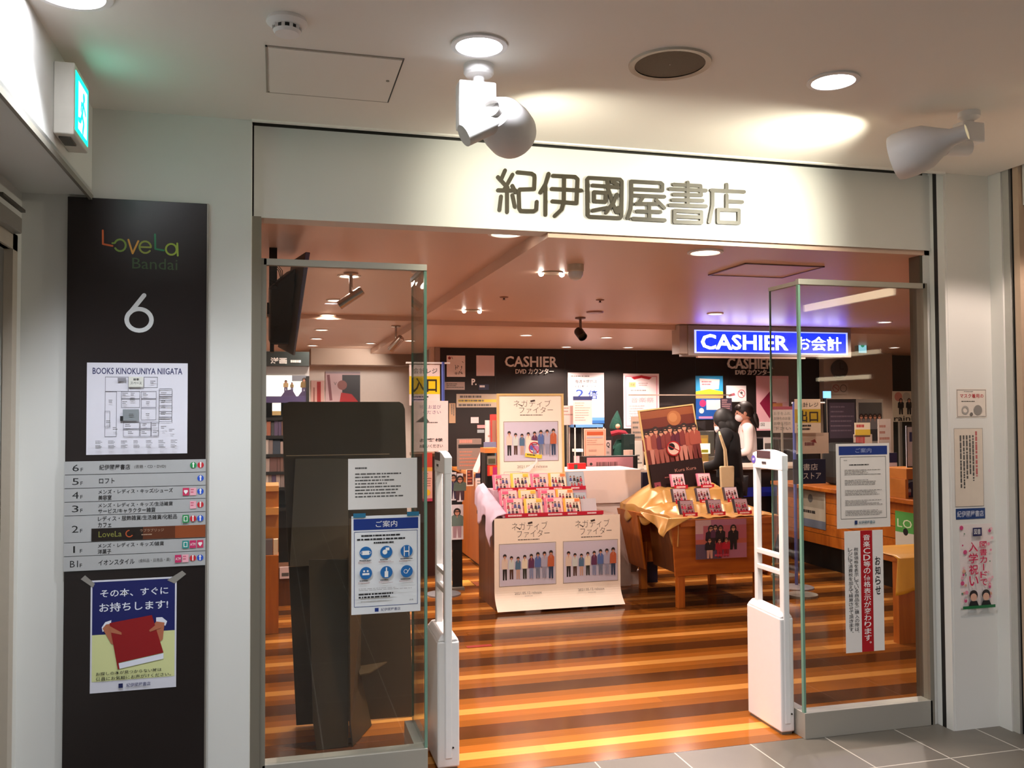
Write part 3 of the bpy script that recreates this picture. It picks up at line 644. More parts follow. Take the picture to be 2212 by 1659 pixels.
# papers on the glass
def on_glass(px0, py0, px1, py1): return canvasY(px0, py0, px1, py1, 3.858, step=0.0003)
cv = on_glass(752, 990, 901, 1099); cv.sheet(C('#d8d3cf', 0.6, var=0.02), 0.0012)
cv.lines(0.10, 0.17, 0.36, 0.22, 1, INKG, 0.7, 3); cv.lines(0.10, 0.29, 0.90, 0.80, 8, INKG, 0.42, 5)
t1 = cv.done('notice_sheet', 'plain off-white landscape text notice at mid height on left glass', 'notice')
cv = on_glass(759, 1113, 908, 1324); cv.sheet(C('#dfe0e2', 0.6, var=0.02), 0.0012)
NB = lg('#12307c'); IB = lg('#1c66a8')
cv.rect(0.03, 0.03, 0.97, 0.145, NB); cv.text('ご案内', 0.35, 0.055, 0.66, 0.12, WHITE)
cv.frame(0.04, 0.16, 0.96, 0.925, 0.006, NB)
for i, (a, b) in enumerate(((0.14, 0.88), (0.08, 0.94), (0.32, 0.70))): cv.lines(a, 0.195+0.037*i, b, 0.213+0.037*i, 1, INK, 0.9, i+9)
for j in range(2):
    for i in range(3):
        u, v = 0.205+0.295*i, 0.375+0.205*j
        cv.disc(u, v, 0.088, IB, n=28)
        if (i, j) == (0, 0): cv.rect(u-0.05, v-0.02, u+0.05, v+0.022, WHITE); cv.ring(u-0.055, v, 0.02, 0.006, WHITE); cv.ring(u+0.055, v, 0.02, 0.006, WHITE)
        elif (i, j) == (1, 0): cv.disc(u-0.02, v, 0.035, WHITE); cv.rect(u-0.01, v-0.045, u+0.045, v-0.015, WHITE)
        elif (i, j) == (2, 0): cv.rect(u-0.04, v-0.05, u-0.028, v+0.05, WHITE); cv.rect(u+0.028, v-0.05, u+0.04, v+0.05, WHITE); cv.rect(u-0.03, v-0.006, u+0.03, v+0.008, WHITE)
        elif (i, j) == (0, 1): cv.rect(u-0.05, v, u+0.05, v+0.02, WHITE); cv.disc(u-0.025, v-0.02, 0.014, WHITE); cv.disc(u+0.025, v-0.02, 0.014, WHITE)
        elif (i, j) == (1, 1): cv.rect(u-0.026, v-0.01, u+0.026, v+0.05, WHITE); cv.rect(u-0.009, v-0.05, u+0.009, v-0.01, WHITE)
        else: cv.ring(u-0.015, v, 0.03, 0.007, WHITE); cv.stroke([(u, v+0.02), (u+0.045, v-0.03)], 0.008, WHITE)
        cv.lines(u-0.09, v+0.073, u+0.09, v+0.083, 1, INK, 0.9, i+3*j); cv.lines(u-0.11, v+0.092, u+0.11, v+0.112, 2, lg('#a87468'), 0.35, i+3*j+9)
cv.lines(0.10, 0.735, 0.92, 0.765, 2, INKL, 0.3, 4); cv.lines(0.10, 0.785, 0.86, 0.845, 2, INK, 0.55, 8); cv.text('店長', 0.83, 0.865, 0.89, 0.88, INK)
cv.rect(0.33, 0.937, 0.385, 0.975, NB); cv.text('紀伊國屋書店', 0.42, 0.94, 0.70, 0.972, lg('#404468'), 0.01)
t2 = cv.done('guidance_poster', 'white and navy guidance poster with six blue round icons on left glass', 'poster')
TB = C('#2a6c8c', 0.4, var=0.03)
x0, z0, x1, z1 = rectY(759, 1113, 908, 1324, 3.858)
for a in (x0+0.008, x1-0.058): MB().box((a, 3.8545, z0-0.006), (a+0.052, 3.8565, z0+0.012), TB).build('tape', t2)['label'] = 'blue masking tape'
cv = on_glass(1807, 958, 1922, 1140); cv.sheet(C('#ded9d2', 0.6, var=0.02), 0.0012)
cv.rect(0.05, 0.03, 0.96, 0.135, lg('#1c3478')); cv.text('ご案内', 0.36, 0.055, 0.66, 0.11, lg('#9aa6c8')); cv.frame(0.07, 0.155, 0.93, 0.89, 0.006, INKG)
cv.lines(0.14, 0.195, 0.24, 0.205, 1, INKG); cv.lines(0.24, 0.245, 0.80, 0.26, 1, INK, 0.8, 4)
for i in range(5): cv.lines(0.15, 0.31+0.12*i, 0.85, 0.38+0.12*i, 4, INKG, 0.3, i+20)
cv.rect(0.32, 0.91, 0.37, 0.955, lg('#1c3060')); cv.text('紀伊國屋書店', 0.40, 0.915, 0.70, 0.952, lg('#4a7080'), 0.01)
cv.done('guidance_poster', 'white portrait notice with navy title bar on the right glass', 'poster')
cv = on_glass(1826, 1146, 1909, 1408); cv.sheet(C('#e2deda', 0.6, var=0.02), 0.0012)
cv.rect(0.41, 0.0, 0.72, 1.0, lg('#a8101c'))
cv.vtext('音楽CD等の価格表示が変わります。', 0.48, 0.03, 0.66, 0.97, WHITE, 0.01); cv.vtext('お知らせ', 0.78, 0.215, 0.92, 0.54, INK, 0.015)
cv.vtext('税抜価格を表示している商品をご購入の際は、', 0.235, 0.135, 0.345, 0.86, INK); cv.vtext('レジにて消費税を加えて精算させて頂きます。', 0.085, 0.135, 0.195, 0.86, INK)
cv.done('price_notice', 'long vertical white notice with red centre stripe on right glass', 'notice')
# papers on the pillar
def on_pillar(a, b, c, d): return canvasY(a, b, c, d, 3.7485)
cv = on_pillar(2066, 840, 2131, 902); cv.sheet(C('#d9cec2', 0.5), 0.001)
cv.frame(0.02, 0.03, 0.98, 0.97, 0.012, INKG); cv.text('マスク着用の', 0.12, 0.17, 0.9, 0.32, lg('#b02030'), 0.01); cv.lines(0.25, 0.08, 0.75, 0.12, 1, INKL); cv.lines(0.16, 0.42, 0.88, 0.47, 1, INKG)
cv.ring(0.28, 0.74, 0.12, 0.05, lg('#a09a94')); cv.disc(0.70, 0.74, 0.14, lg('#8c8680')); cv.disc(0.48, 0.88, 0.05, lg('#6c6660'))
cv.done('mask_notice', 'small framed square mask notice high on the white pillar', 'notice')
cv = on_pillar(2062, 925, 2124, 1094); cv.sheet(C('#d8cbbb', 0.5), 0.001)
cv.frame(0.0, 0.0, 1.0, 1.0, 0.01, INKL); cv.lines(0.72, 0.04, 0.80, 0.92, 1, lg('#b86060'), 0.8, 3, True); cv.lines(0.14, 0.09, 0.68, 0.93, 5, INKG, 0.5, 7, True)
cv.done('text_notice', 'tall cream text notice in the middle of the white pillar', 'notice')
cv = on_pillar(2065, 1098, 2128, 1121); cv.sheet(lg('#1c3a70'), 0.001); cv.text('紀伊國屋書店', 0.04, 0.22, 0.95, 0.80, lg('#c8ccd8'), 0.01)
cv.done('name_sticker', 'small blue strip sticker with white characters on the pillar', 'sticker')
cv = on_pillar(2074, 1132, 2144, 1313); cv.sheet(C('#e2d6d2', 0.5), 0.001)
rnd = random.Random(3)
for i in range(34):
    v = rnd.uniform(0.03, 0.93); u = rnd.choice((rnd.uniform(0.03, 0.16), rnd.uniform(0.84, 0.97)))
    cv.disc(u, v, rnd.uniform(0.02, 0.06), lg(rnd.choice(('#e08aa0', '#e8b0b8', '#c84878', '#6a8a70', '#d8a088'))), n=8)
cv.rect(0.36, 0.04, 0.64, 0.14, lg('#262450')); cv.text('図書', 0.40, 0.055, 0.60, 0.12, WHITE); MG = lg('#c8184c')
cv.vtext('図書カードで', 0.56, 0.20, 0.78, 0.74, MG, 0.015); cv.vtext('入学祝い', 0.22, 0.20, 0.50, 0.74, MG, 0.015)
for u in (0.34, 0.72):
    cv.poly([(u-0.16, 0.97), (u-0.1, 0.91), (u+0.1, 0.91), (u+0.16, 0.97)], INK); cv.disc(u, 0.84, 0.13, lg('#2a2222'), n=14); cv.disc(u, 0.865, 0.10, lg('#d8a890'), n=14)
cv.rect(0, 0.965, 1, 1, lg('#1c6a3c'))
cv.done('gift_card_poster', 'pink floral vertical gift card poster low on the white pillar', 'poster')

# ================================================================== ANTI THEFT GATES
def gate(label, x0, x1, y0, y1, ztop, mirror=1, sticker=True):
    t = thing('security_gate', label, 'security gate', ((x0+x1)/2, (y0+y1)/2, 0)); xm = (x0+x1)/2
    zb_ = 0.60
    m = MB(); m.hexa([(x0, y0, 0.012), (x1, y0, 0.012), (x1, y1, 0.012), (x0, y1, 0.012), (x0, y0, zb_-0.03), (x1, y0, zb_-0.03), (x1, y1, zb_-0.02), (x0, y1, zb_-0.02)], GATEW)
    m.hexa([(x0, y0, zb_-0.031), (x1, y0, zb_-0.031), (x1, y1, zb_-0.021), (x0, y1, zb_-0.021), (x0+0.02, y0+0.01, zb_), (x1-0.02, y0+0.01, zb_), (x1-0.02, y1-0.02, zb_+0.01), (x0+0.02, y1-0.02, zb_+0.01)], GATEW)
    m.build('base_cabinet', t, bevel=0.008)
    MB().box((x0+0.01, y0+0.01, 0), (x1-0.01, y1-0.01, 0.014), STEELD).build('foot_plate', t)
    pw = 0.018
    for ya, yc, z0_ in ((y0-0.004, y0+0.036, 0.05), (y1-0.075, y1-0.045, zb_-0.02)):
        MB().box((xm-pw+0.0008, ya+0.0008, z0_), (xm+pw-0.0008, yc, ztop-0.08), GATEW).build('post', t, bevel=0.006)
    m = MB(); n = 10; pts = []
    for i in range(n+1):
        f = i/n; yy = y0-0.004+(y1-0.045-y0+0.004)*f; pts.append((xm-pw, yy, ztop-0.035+0.035*math.sin(math.pi*(0.12+0.76*f))))
    low = [(xm-pw, y1-0.045, ztop-0.10), (xm-pw, y0-0.004, ztop-0.10)]
    m.prism(pts+low, (2*pw, 0, 0), GATEW); m.build('top_bar', t, bevel=0.004)
    for z in (0.775, 0.855): MB().box((xm-pw*0.8, y0+0.03, z), (xm+pw*0.8, y1-0.06, z+0.024), GATEW).build('cross_bar', t, bevel=0.003)
    MB().box((xm-pw-0.002, y0+0.10, ztop-0.045), (xm+pw+0.002, y0+0.23, ztop-0.006), C('#4a3438', 0.3)).build('indicator_window', t, bevel=0.002)
    MB().box((xm-pw-0.002, y0+0.14, ztop-0.073), (xm-pw, y0+0.18, ztop-0.062), C('#3c3438', 0.3)).build('lock', t)
    if sticker:
        c = Canvas((xm-pw-0.001, y1-0.036, ztop-0.02), (0, -0.042, 0), (0, 0, -0.07)); c.disc(0.5, 0.5, 0.5, C('#5a4aa8', 0.4, var=0), sq=1.0); c.text('UHF', 0.25, 0.4, 0.75, 0.6, WHITE, 0.01); c.done('round_sticker', 'purple oval sticker', parent=t)
    for dy in (0.02, 0.05): MB().cyl((xm+0.02, y0-0.004, 0.10), (xm+0.02, y0-0.001, 0.10), 0.004, STEELD).build('screw', t)
    return t
gate('white security gate at the right of the entrance beside the glass', 2.41, 2.485, 3.93, 4.25, 1.395, sticker=True)
gate('white security gate standing just right of the left glass screen', 0.705, 0.805, 3.95, 4.24, 1.415, sticker=False)

# ================================================================== SHOP CEILING THINGS
def shop_dl(x, y, z, r, label, power, group=None, ang=168, blend=0.35):
    return ring_light('downlight', (x, y, z), r, label, 'warm', 6, power*(2.1 if y < 9.0 else 1.8), ang if y < 9.0 else 132, group, blend=blend)
shop_dl(1.07, 4.10, 2.45, 0.072, 'large white downlight just inside the header below the first sign characters', 150, ang=84, blend=1.0)
shop_dl(2.08, 4.03, 2.39, 0.072, 'large white downlight just inside the header below the last sign characters', 125, ang=84, blend=1.0)
where = ['nearest', 'second', 'third', 'fourth', 'fifth', 'farthest']
for i, y in enumerate((5.62, 6.88, 7.93, 8.95, 10.05, 11.1)):
    shop_dl(0.45, y, 2.45 if y < 7.95 else 2.41, 0.06, where[i]+' downlight of the left row seen through the left glass screen', 40)
for lab, x, y, z in (('small downlight near the far left corner of the dark cashier wall', 1.38, 9.3, 2.345), ('tiny downlight behind the second silver spotlight', 1.1, 10.6, 2.41),
                     ('flat downlight left of the black-headed spotlight', 2.39, 8.4, 2.345), ('flat downlight close over the first wall lettering', 3.29, 9.85, 2.345),
                     ('flat downlight over the pink poster on the cashier wall', 4.04, 9.8, 2.345), ('small downlight just left of the lit blue sign', 4.03, 8.4, 2.345),
                     ('tiny downlight between the black spotlight and the blue sign', 3.27, 8.5, 2.345), ('bright downlight right of the lit blue sign', 5.34, 6.9, 2.39),
                     ('far right downlight over the counter behind the right glass', 7.25, 9.2, 2.345), ('downlight on the ceiling in front of the lit blue sign', 3.49, 6.6, 2.39),
                     ('downlight over the clerk hidden beyond the blue sign', 5.4, 9.7, 2.345)):
    shop_dl(x, y, z, 0.055, lab, 45)
# twin gimbal lights
for lab, x, y in (('nearer pair of small spot lamps with oval plate in shop ceiling', 1.533, 4.85), ('farther pair of small spot lamps in shop ceiling', 1.498, 6.82)):
    z = 2.39; t = thing('twin_spot', lab, 'ceiling light', (x, y, z))
    MB().lathe([(0.07, 0), (0.068, -0.006), (0.002, -0.008)], (x, y, z), (0, 0, 1), C('#a8957a', 0.4), 24).build('plate', t, smooth=True)
    for d in (-0.062, 0.062):
        MB().ball((x+d, y, z-0.008), 0.016, C('#fff2e4', emit=30, key='tiny_lamp'), 14, 8).build('bulb', t, smooth=True)
        light('SPOT', 'lamp', (x+d, y, z-0.03), 42 if y < 6 else 20, WARM, 0.02, (0.32+d*3, 1.0, -0.85) if y < 6 else (0.5+d*3, 0.8, -0.9), 62, 0.8, t)
# dome camera
x, y, z = at(1243, 572, 2.39)
t = thing('dome_camera', 'white dome security camera on the shop ceiling under the header middle', 'security camera', (x, y, z))
MB().lathe([(0.046, 0), (0.046, -0.035), (0.042, -0.04)], (x, y, z), (0, 0, 1), C('#c8b8a0', 0.4), 32).build('base', t, smooth=True)
MB().lathe([(0.042, -0.04), (0.041, -0.055), (0.03, -0.075), (0.014, -0.083), (0.002, -0.084)], (x, y, z), (0, 0, 1), C('#d4d0cc', 0.15), 32).build('dome', t, smooth=True)
# hatch on right
x0, y0, x1, y1 = 2.45, 4.29, 2.94, 4.715
t = thing('ceiling_hatch', 'square framed hatch in the shop ceiling near the right glass screen', 'hatch', (x0, y0, 2.39)); m = MB()
for q in ((x0, y0, x1, y0+0.012), (x0, y1-0.012, x1, y1), (x0, y0, x0+0.012, y1), (x1-0.012, y0, x1, y1)): m.box((q[0], q[1], 2.384), (q[2], q[3], 2.39), C('#6a4436', 0.4))
m.build('frame', t); MB().box((x0+0.012, y0+0.012, 2.387), (x1-0.012, y1-0.012, 2.39), SHOPC).build('panel', t)
# sprinklers
for lab, x, y in (('small ceiling sprinkler left of the middle', 1.54, 5.97), ('small ceiling sprinkler beside the black-headed spotlight', 2.25, 5.97)):
    t = thing('sprinkler', lab, 'sprinkler', (x, y, 2.39))
    MB().lathe([(0.032, 0), (0.028, -0.006), (0.008, -0.008)], (x, y, 2.39), (0, 0, 1), C('#8a5a40', 0.4), 20).build('escutcheon', t, smooth=True)
    MB().lathe([(0.008, -0.006), (0.006, -0.018), (0.015, -0.02), (0.002, -0.022)], (x, y, 2.39), (0, 0, 1), C('#4a2a1c', 0.4, 0.5), 12).build('head', t)
x, y = 2.48, 6.7
tag(MB().lathe([(0.07, 0), (0.066, -0.012), (0.002, -0.016)], (x, y, 2.39), (0, 0, 1), C('#94695a', 0.4), 24).build('smoke_detector', smooth=True), 'flat oval brown sensor on the shop ceiling before the black-headed spotlight', 'smoke detector')
# pendant spots
def pendant(label, x, y, z, drop, hd, L_, r, body, headcol, emit, head_len=0.17):
    t = thing('spotlight', label, 'spotlight', (x, y, z)); d = Vector(hd).normalized()
    MB().lathe([(0.045, 0), (0.045, -0.012), (0.012, -0.02)], (x, y, z), (0, 0, 1), body, 24).build('mount', t, smooth=True)
    MB().cyl((x, y, z-drop), (x, y, z-0.01), 0.011, body, n=14).build('stem', t)
    c = Vector((x, y, z-drop-0.02))
    MB().lathe([(r*0.9, -head_len/2), (r, -head_len/2+0.01), (r, head_len/2), (r*0.86, head_len/2), (r*0.8, head_len/2-0.02), (0.002, head_len/2-0.02)], c, d, headcol, 24).build('head', t, smooth=True)
    if emit: MB().lathe([(r*0.78, 0), (0.002, 0.006)], c+d*(head_len/2-0.018), d, C('#ffe8d8', emit=20, key='spot_lens'), 20).build('lens', t)
    return t
SIL = C('#b8aaa0', 0.25, 0.9, var=0); 
pendant('silver cylinder spotlight on a stem seen through the left glass screen', 0.451, 5.5, 2.45, 0.135, (-0.8, 0.2, -0.55), 0, 0.028, SIL, SIL, False)
pendant('second silver spotlight farther back behind the left glass screen', 1.11, 8.4, 2.41, 0.15, (-0.5, 0.5, -0.6), 0, 0.035, SIL, SIL, False)
pendant('lit twin spotlight behind the top right corner of the left screen', 0.845, 5.35, 2.45, 0.045, (0.5, -0.5, -0.5), 0, 0.028, WHITE, WHITE, True, 0.09)
pendant('black-headed spotlight on a stem at the centre of the shop ceiling', 2.515, 7.15, 2.39, 0.12, (0.15, -0.75, -0.6), 0, 0.040, C('#6a4a3c', 0.4), BLACK, False, 0.10)
light('SPOT', 'rear_spot', (1.2, 10.9, 2.3), 40, (1, 0.85, 0.78), 0.05, (-0.4, 1.0, -0.5), 100, 0.6)

# television
t = thing('television', 'black flat television hanging side-on behind the top of the left screen', 'television', tuple(PY(625, 560, 4.75)))
def P3(px, py, y): return PY(px, py, y)
m = MB(); a = [P3(664, 545, 4.55), P3(635, 762, 4.55), P3(600, 762, 4.75), P3(618, 600, 4.75)]
q0, q1 = P3(648, 550, 4.5), P3(622, 750, 4.5)
m.hexa([P3(633, 768, 4.35), P3(637, 768, 4.40), P3(603, 750, 5.0), P3(600, 750, 4.95), P3(660, 544, 4.35), P3(670, 545, 4.40), P3(636, 560, 5.0), P3(630, 565, 4.95)], BLACK); m.build('panel', t, bevel=0.004)
m = MB(); m.hexa([P3(583, 745, 4.62), P3(628, 745, 4.55), P3(612, 738, 4.85), P3(580, 738, 4.85), P3(583, 620, 4.62), P3(640, 578, 4.55), P3(622, 585, 4.85), P3(580, 620, 4.85)], C('#0e0d0e', 0.5)); m.build('rear_housing', t, bevel=0.01)
m = MB(); v = PY(590, 600, 4.8); m.box((v.x-0.02, 4.75, v.z-0.15), (v.x+0.02, 4.82, 2.45), BLACK); m.box((v.x-0.03, 4.72, v.z-0.2), (v.x+0.06, 4.85, v.z-0.14), BLACK); m.build('ceiling_bracket', t)
m = MB()
for k in range(3): m.tube([P3(585+6*k, 590-4*k, 4.6), P3(590+5*k, 572, 4.6), P3(602+4*k, 585, 4.6), P3(611, 620, 4.6)], 0.0022, BLACK, 6)
for k in range(4): m.tube([P3(582, 600+8*k, 4.6), P3(594+3*k, 606+6*k, 4.6), P3(600, 622-5*k, 4.6), P3(608, 632, 4.6)], 0.0022, BLACK, 6)
m.build('cable', t)
MB().box(tuple(P3(583, 760, 4.62)), tuple(P3(592, 735, 4.7)), BLACK).build('wall_arm', t)

# ================================================================== BROWN CARDBOARD DISPLAY BEHIND THE LEFT GLASS
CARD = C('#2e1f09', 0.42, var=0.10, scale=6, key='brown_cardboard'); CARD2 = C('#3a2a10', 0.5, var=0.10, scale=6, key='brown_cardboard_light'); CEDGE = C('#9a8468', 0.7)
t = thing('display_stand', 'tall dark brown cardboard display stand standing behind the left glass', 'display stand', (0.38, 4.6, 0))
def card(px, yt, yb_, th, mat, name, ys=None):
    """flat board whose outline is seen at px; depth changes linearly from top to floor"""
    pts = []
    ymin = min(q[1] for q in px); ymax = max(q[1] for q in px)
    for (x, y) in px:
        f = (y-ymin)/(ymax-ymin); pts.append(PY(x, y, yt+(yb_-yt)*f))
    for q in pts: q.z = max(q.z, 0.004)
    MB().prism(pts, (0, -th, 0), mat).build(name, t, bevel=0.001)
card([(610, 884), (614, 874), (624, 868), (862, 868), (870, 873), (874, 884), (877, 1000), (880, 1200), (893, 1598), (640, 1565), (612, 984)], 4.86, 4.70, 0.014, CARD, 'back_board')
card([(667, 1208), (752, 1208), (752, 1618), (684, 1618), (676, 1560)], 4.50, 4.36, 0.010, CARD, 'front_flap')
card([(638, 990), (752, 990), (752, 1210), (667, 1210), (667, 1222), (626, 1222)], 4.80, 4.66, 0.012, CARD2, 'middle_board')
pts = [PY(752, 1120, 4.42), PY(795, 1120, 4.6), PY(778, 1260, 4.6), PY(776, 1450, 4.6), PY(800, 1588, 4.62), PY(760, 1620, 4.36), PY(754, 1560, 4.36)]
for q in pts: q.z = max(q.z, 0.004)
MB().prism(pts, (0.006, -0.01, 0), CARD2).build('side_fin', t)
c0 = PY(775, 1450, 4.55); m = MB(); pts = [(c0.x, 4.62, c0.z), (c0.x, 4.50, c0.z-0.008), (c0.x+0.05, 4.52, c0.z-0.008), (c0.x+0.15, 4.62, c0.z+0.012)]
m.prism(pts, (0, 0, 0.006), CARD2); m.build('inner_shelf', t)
MB().prism([PY(690, 1445, 4.62), PY(752, 1445, 4.62), PY(752, 1600, 4.60), PY(692, 1600, 4.60)], (0, -0.004, 0), BLACK).build('hollow_shade', t)  # black sheet stands in for the shade inside the hollow
m = MB()
for q in ((618, 984, 840, 984, 4.80), (624, 1222, 668, 1222, 4.76)):
    a = PY(q[0], q[1], q[4]); b = PY(q[2], q[3], q[4]); m.box((a.x, a.y-0.03, a.z-0.0015), (b.x, a.y-0.02, a.z+0.0015), CEDGE)
m.build('crease', t)

# ================================================================== LEFT CD TABLE
TB0, TB1, TY = 1.70, 2.745, 6.92; ZT = 0.738
t = thing('display_table', 'dark wooden display table under the cream band posters', 'table', ((TB0+TB1)/2, TY+0.35, 0))
MB().box((TB0, TY+0.02, ZT-0.03), (TB1, TY+0.66, ZT), OAKD).build('tabletop', t, bevel=0.003)
MB().box((TB0+0.015, TY+0.04, 0.0), (TB0+0.04, TY+0.64, ZT-0.03), OAKD).build('side_panel', t)
MB().box((TB1-0.04, TY+0.04, 0.0), (TB1-0.015, TY+0.64, ZT-0.03), OAKD).build('side_panel', t)
MB().box((TB0+0.04, TY+0.05, 0.05), (TB1-0.04, TY+0.07, ZT-0.03), OAKD).build('front_panel', t)

def band_photo(cv, u0, v0, u1, v1, seed=1):
    cv.frame(u0-0.01, v0-0.01*cv.asp, u1+0.01, v1+0.01*cv.asp, 0.006, C('#8a7f78', 0.5)); cv.rect(u0, v0, u1, v1, C('#c9c2d2', 0.6, var=0.02))
    tops = ['#d8c4b4', '#c8d0cc', '#4c6c88', '#e0d4bc', '#5c2c50', '#5068a0', '#a8a4b8', '#b85c38']; legs = ['#1c1414', '#4c2c1c', '#c09a88', '#2c2c24', '#8088a8', '#6c7488', '#8c8ca0', '#2c3c58']
    hs = [0.70, 0.62, 0.60, 0.64, 0.66, 0.70, 0.71, 0.76]
    for i in range(8):
        u = u0+(u1-u0)*(0.09+0.117*i); h = (v1-v0)*hs[i]*0.90
        cv.person(u, v0+(v1-v0)*(0.86 if i in (0, 7) else 0.84), h, lg(tops[i]), lg(legs[i]), w=0.85)
def title_art(cv, u0, v0, u1, v1):
    cx = lambda u: u0+(u1-u0)*u
    cy = lambda v: v0+(v1-v0)*v
    K = lg('#3a2e28')
    cv.text('ネガティブ', cx(0.05), cy(0.0), cx(0.95), cy(0.42), K, -0.012); cv.text('ファイター', cx(0.18), cy(0.42), cx(1.0), cy(0.80), K, -0.012)
    cv.poly([(cx(0.45), cy(0.03)), (cx(0.56), cy(-0.02)), (cx(0.57), cy(0.08)), (cx(0.46), cy(0.13))], K); cv.poly([(cx(0.15), cy(0.22)), (cx(0.27), cy(0.34)), (cx(0.24), cy(0.38))], K)
    cv.lines(cx(0.2), cy(0.88), cx(0.85), cy(0.96), 1, K, 0.5, 5)
POSTC = C('#f6e6d4', 0.6, key='cream_poster_paper', var=0.02)
x0, z0, x1, z1 = rectY(1068, 1117, 1340, 1320, TY); z0 = ZT+0.001
xm = (x0+x1)/2
for lab, a, b, sd in (('cream band poster hanging on the left half of the CD table front', x0, xm, 1), ('cream band poster hanging on the right half of the CD table front', xm, x1, 2)):
    cv = Canvas((a, TY, z0), (b-a, 0, 0), (0, 0, -(z0-0.16))); cv.sheet(POSTC, 0.0015)
    title_art(cv, 0.24, 0.06, 0.86, 0.33); band_photo(cv, 0.08, 0.36, 0.95, 0.93, sd)
    # curled lower flap of the sheet
    n = 8; H = 0.16; fl = [(TY-0.0 - 0.10*(i/n)**2, 0.16-0.14*(i/n)) for i in range(n+1)]
    for (ya, za), (yc, zc) in zip(fl, fl[1:]): cv.mb.hexa([(a, yc, zc), (b, yc, zc), (b, yc+0.0015, zc), (a, yc+0.0015, zc), (a, ya, za), (b, ya, za), (b, ya+0.0015, za), (a, ya+0.0015, za)], POSTC)
    fc = Canvas((a, TY-0.004, 0.16), (b-a, 0, 0), (0, -0.055, -0.09), cv.mb); fc.k = 4
    fc.text('2021.05.12 release', 0.30, 0.12, 0.72, 0.32, INKG); fc.lines(0.45, 0.45, 0.65, 0.52, 1, INKL)
    cv.done('band_poster', lab, 'poster', 'band posters on the CD table front')
# cloth under the CD stand
CLOTH = C('#d4c0d4', 0.7, key='lilac_cloth', var=0.03)
t = MB(); pts = []; n = 26; k = 14
xs0 = PY(1085, 1100, 7.0).x
vs = []; fs = []
for j in range(k+1):
    for i in range(n+1):
        f = i/n; g = j/k
        tz = 0.765+0.20*f; tx = 1.80-0.05*f
        L_ = 0.10+0.20*max(0, 1-abs(f-0.18)/0.22)+0.17*max(0, 1-abs(f-0.78)/0.3)
        h = min(1, g*2.2); xx = tx+(1.678-tx)*h-0.010*math.sin(f*26)*g; yy = TY+0.01+0.60*f+0.012*math.sin(f*31)*g
        zz = tz+0.012-0.03*h-L_*max(0, g-0.3)/0.7
        vs.append((xx, yy, zz))
for j in range(k):
    for i in range(n): fs.append((j*(n+1)+i, j*(n+1)+i+1, (j+1)*(n+1)+i+1, (j+1)*(n+1)+i))
t.add(vs, fs, CLOTH)
o = t.build('cloth_cover', smooth=True); sm = o.modifiers.new('thick', 'SOLIDIFY'); sm.thickness = 0.004
tag(o, 'pale lilac cloth draped over the left edge of the CD table', 'cloth')
# stepped riser
RIS = C('#caa8b4', 0.6, key='riser_pink')
zr = [PY(1170, 1116, TY+0.05).z, PY(1160, 1080, TY+0.22).z, PY(1150, 1057, TY+0.42).z]
rz = [PY(1180, 1112, TY+0.04).z, PY(1180, 1079, TY+0.20).z-0.052, PY(1180, 1055, TY+0.38).z-0.005]
rx = [(PY(1085, 1110, TY+0.04).x, PY(1300, 1110, TY+0.04).x), (PY(1078, 1080, TY+0.2).x, PY(1270, 1080, TY+0.2).x), (PY(1066, 1056, TY+0.38).x, PY(1266, 1056, TY+0.38).x)]
t = thing('stepped_riser', 'three-step pink riser holding rows of CDs on the left table', 'display riser', (2.2, TY+0.3, ZT))
for i, (z, (a, b)) in enumerate(zip(rz, rx)):
    ya = TY+0.03+0.17*i; MB().box((a, ya, ZT), (b, TY+0.62, max(z, ZT+0.012)), RIS).build('step', t, bevel=0.003)
LABR = C('#c01030', 0.5, var=0.02)
def price_strip(x0_, x1_, y, z, n, label, group, par=None, w=0.032):
    cv = Canvas((x0_, y, z+w/2), (x1_-x0_, 0, 0), (0, 0, -w)); cv.sheet(LABR, 0.003)
    for i in range(n): cv.lines((i+0.15)/n, 0.3, (i+0.88)/n, 0.75, 1, C('#f4d8dc', 0.5, var=0), 0.95, i)
    return cv.done('price_strip', label, 'label strip', group)
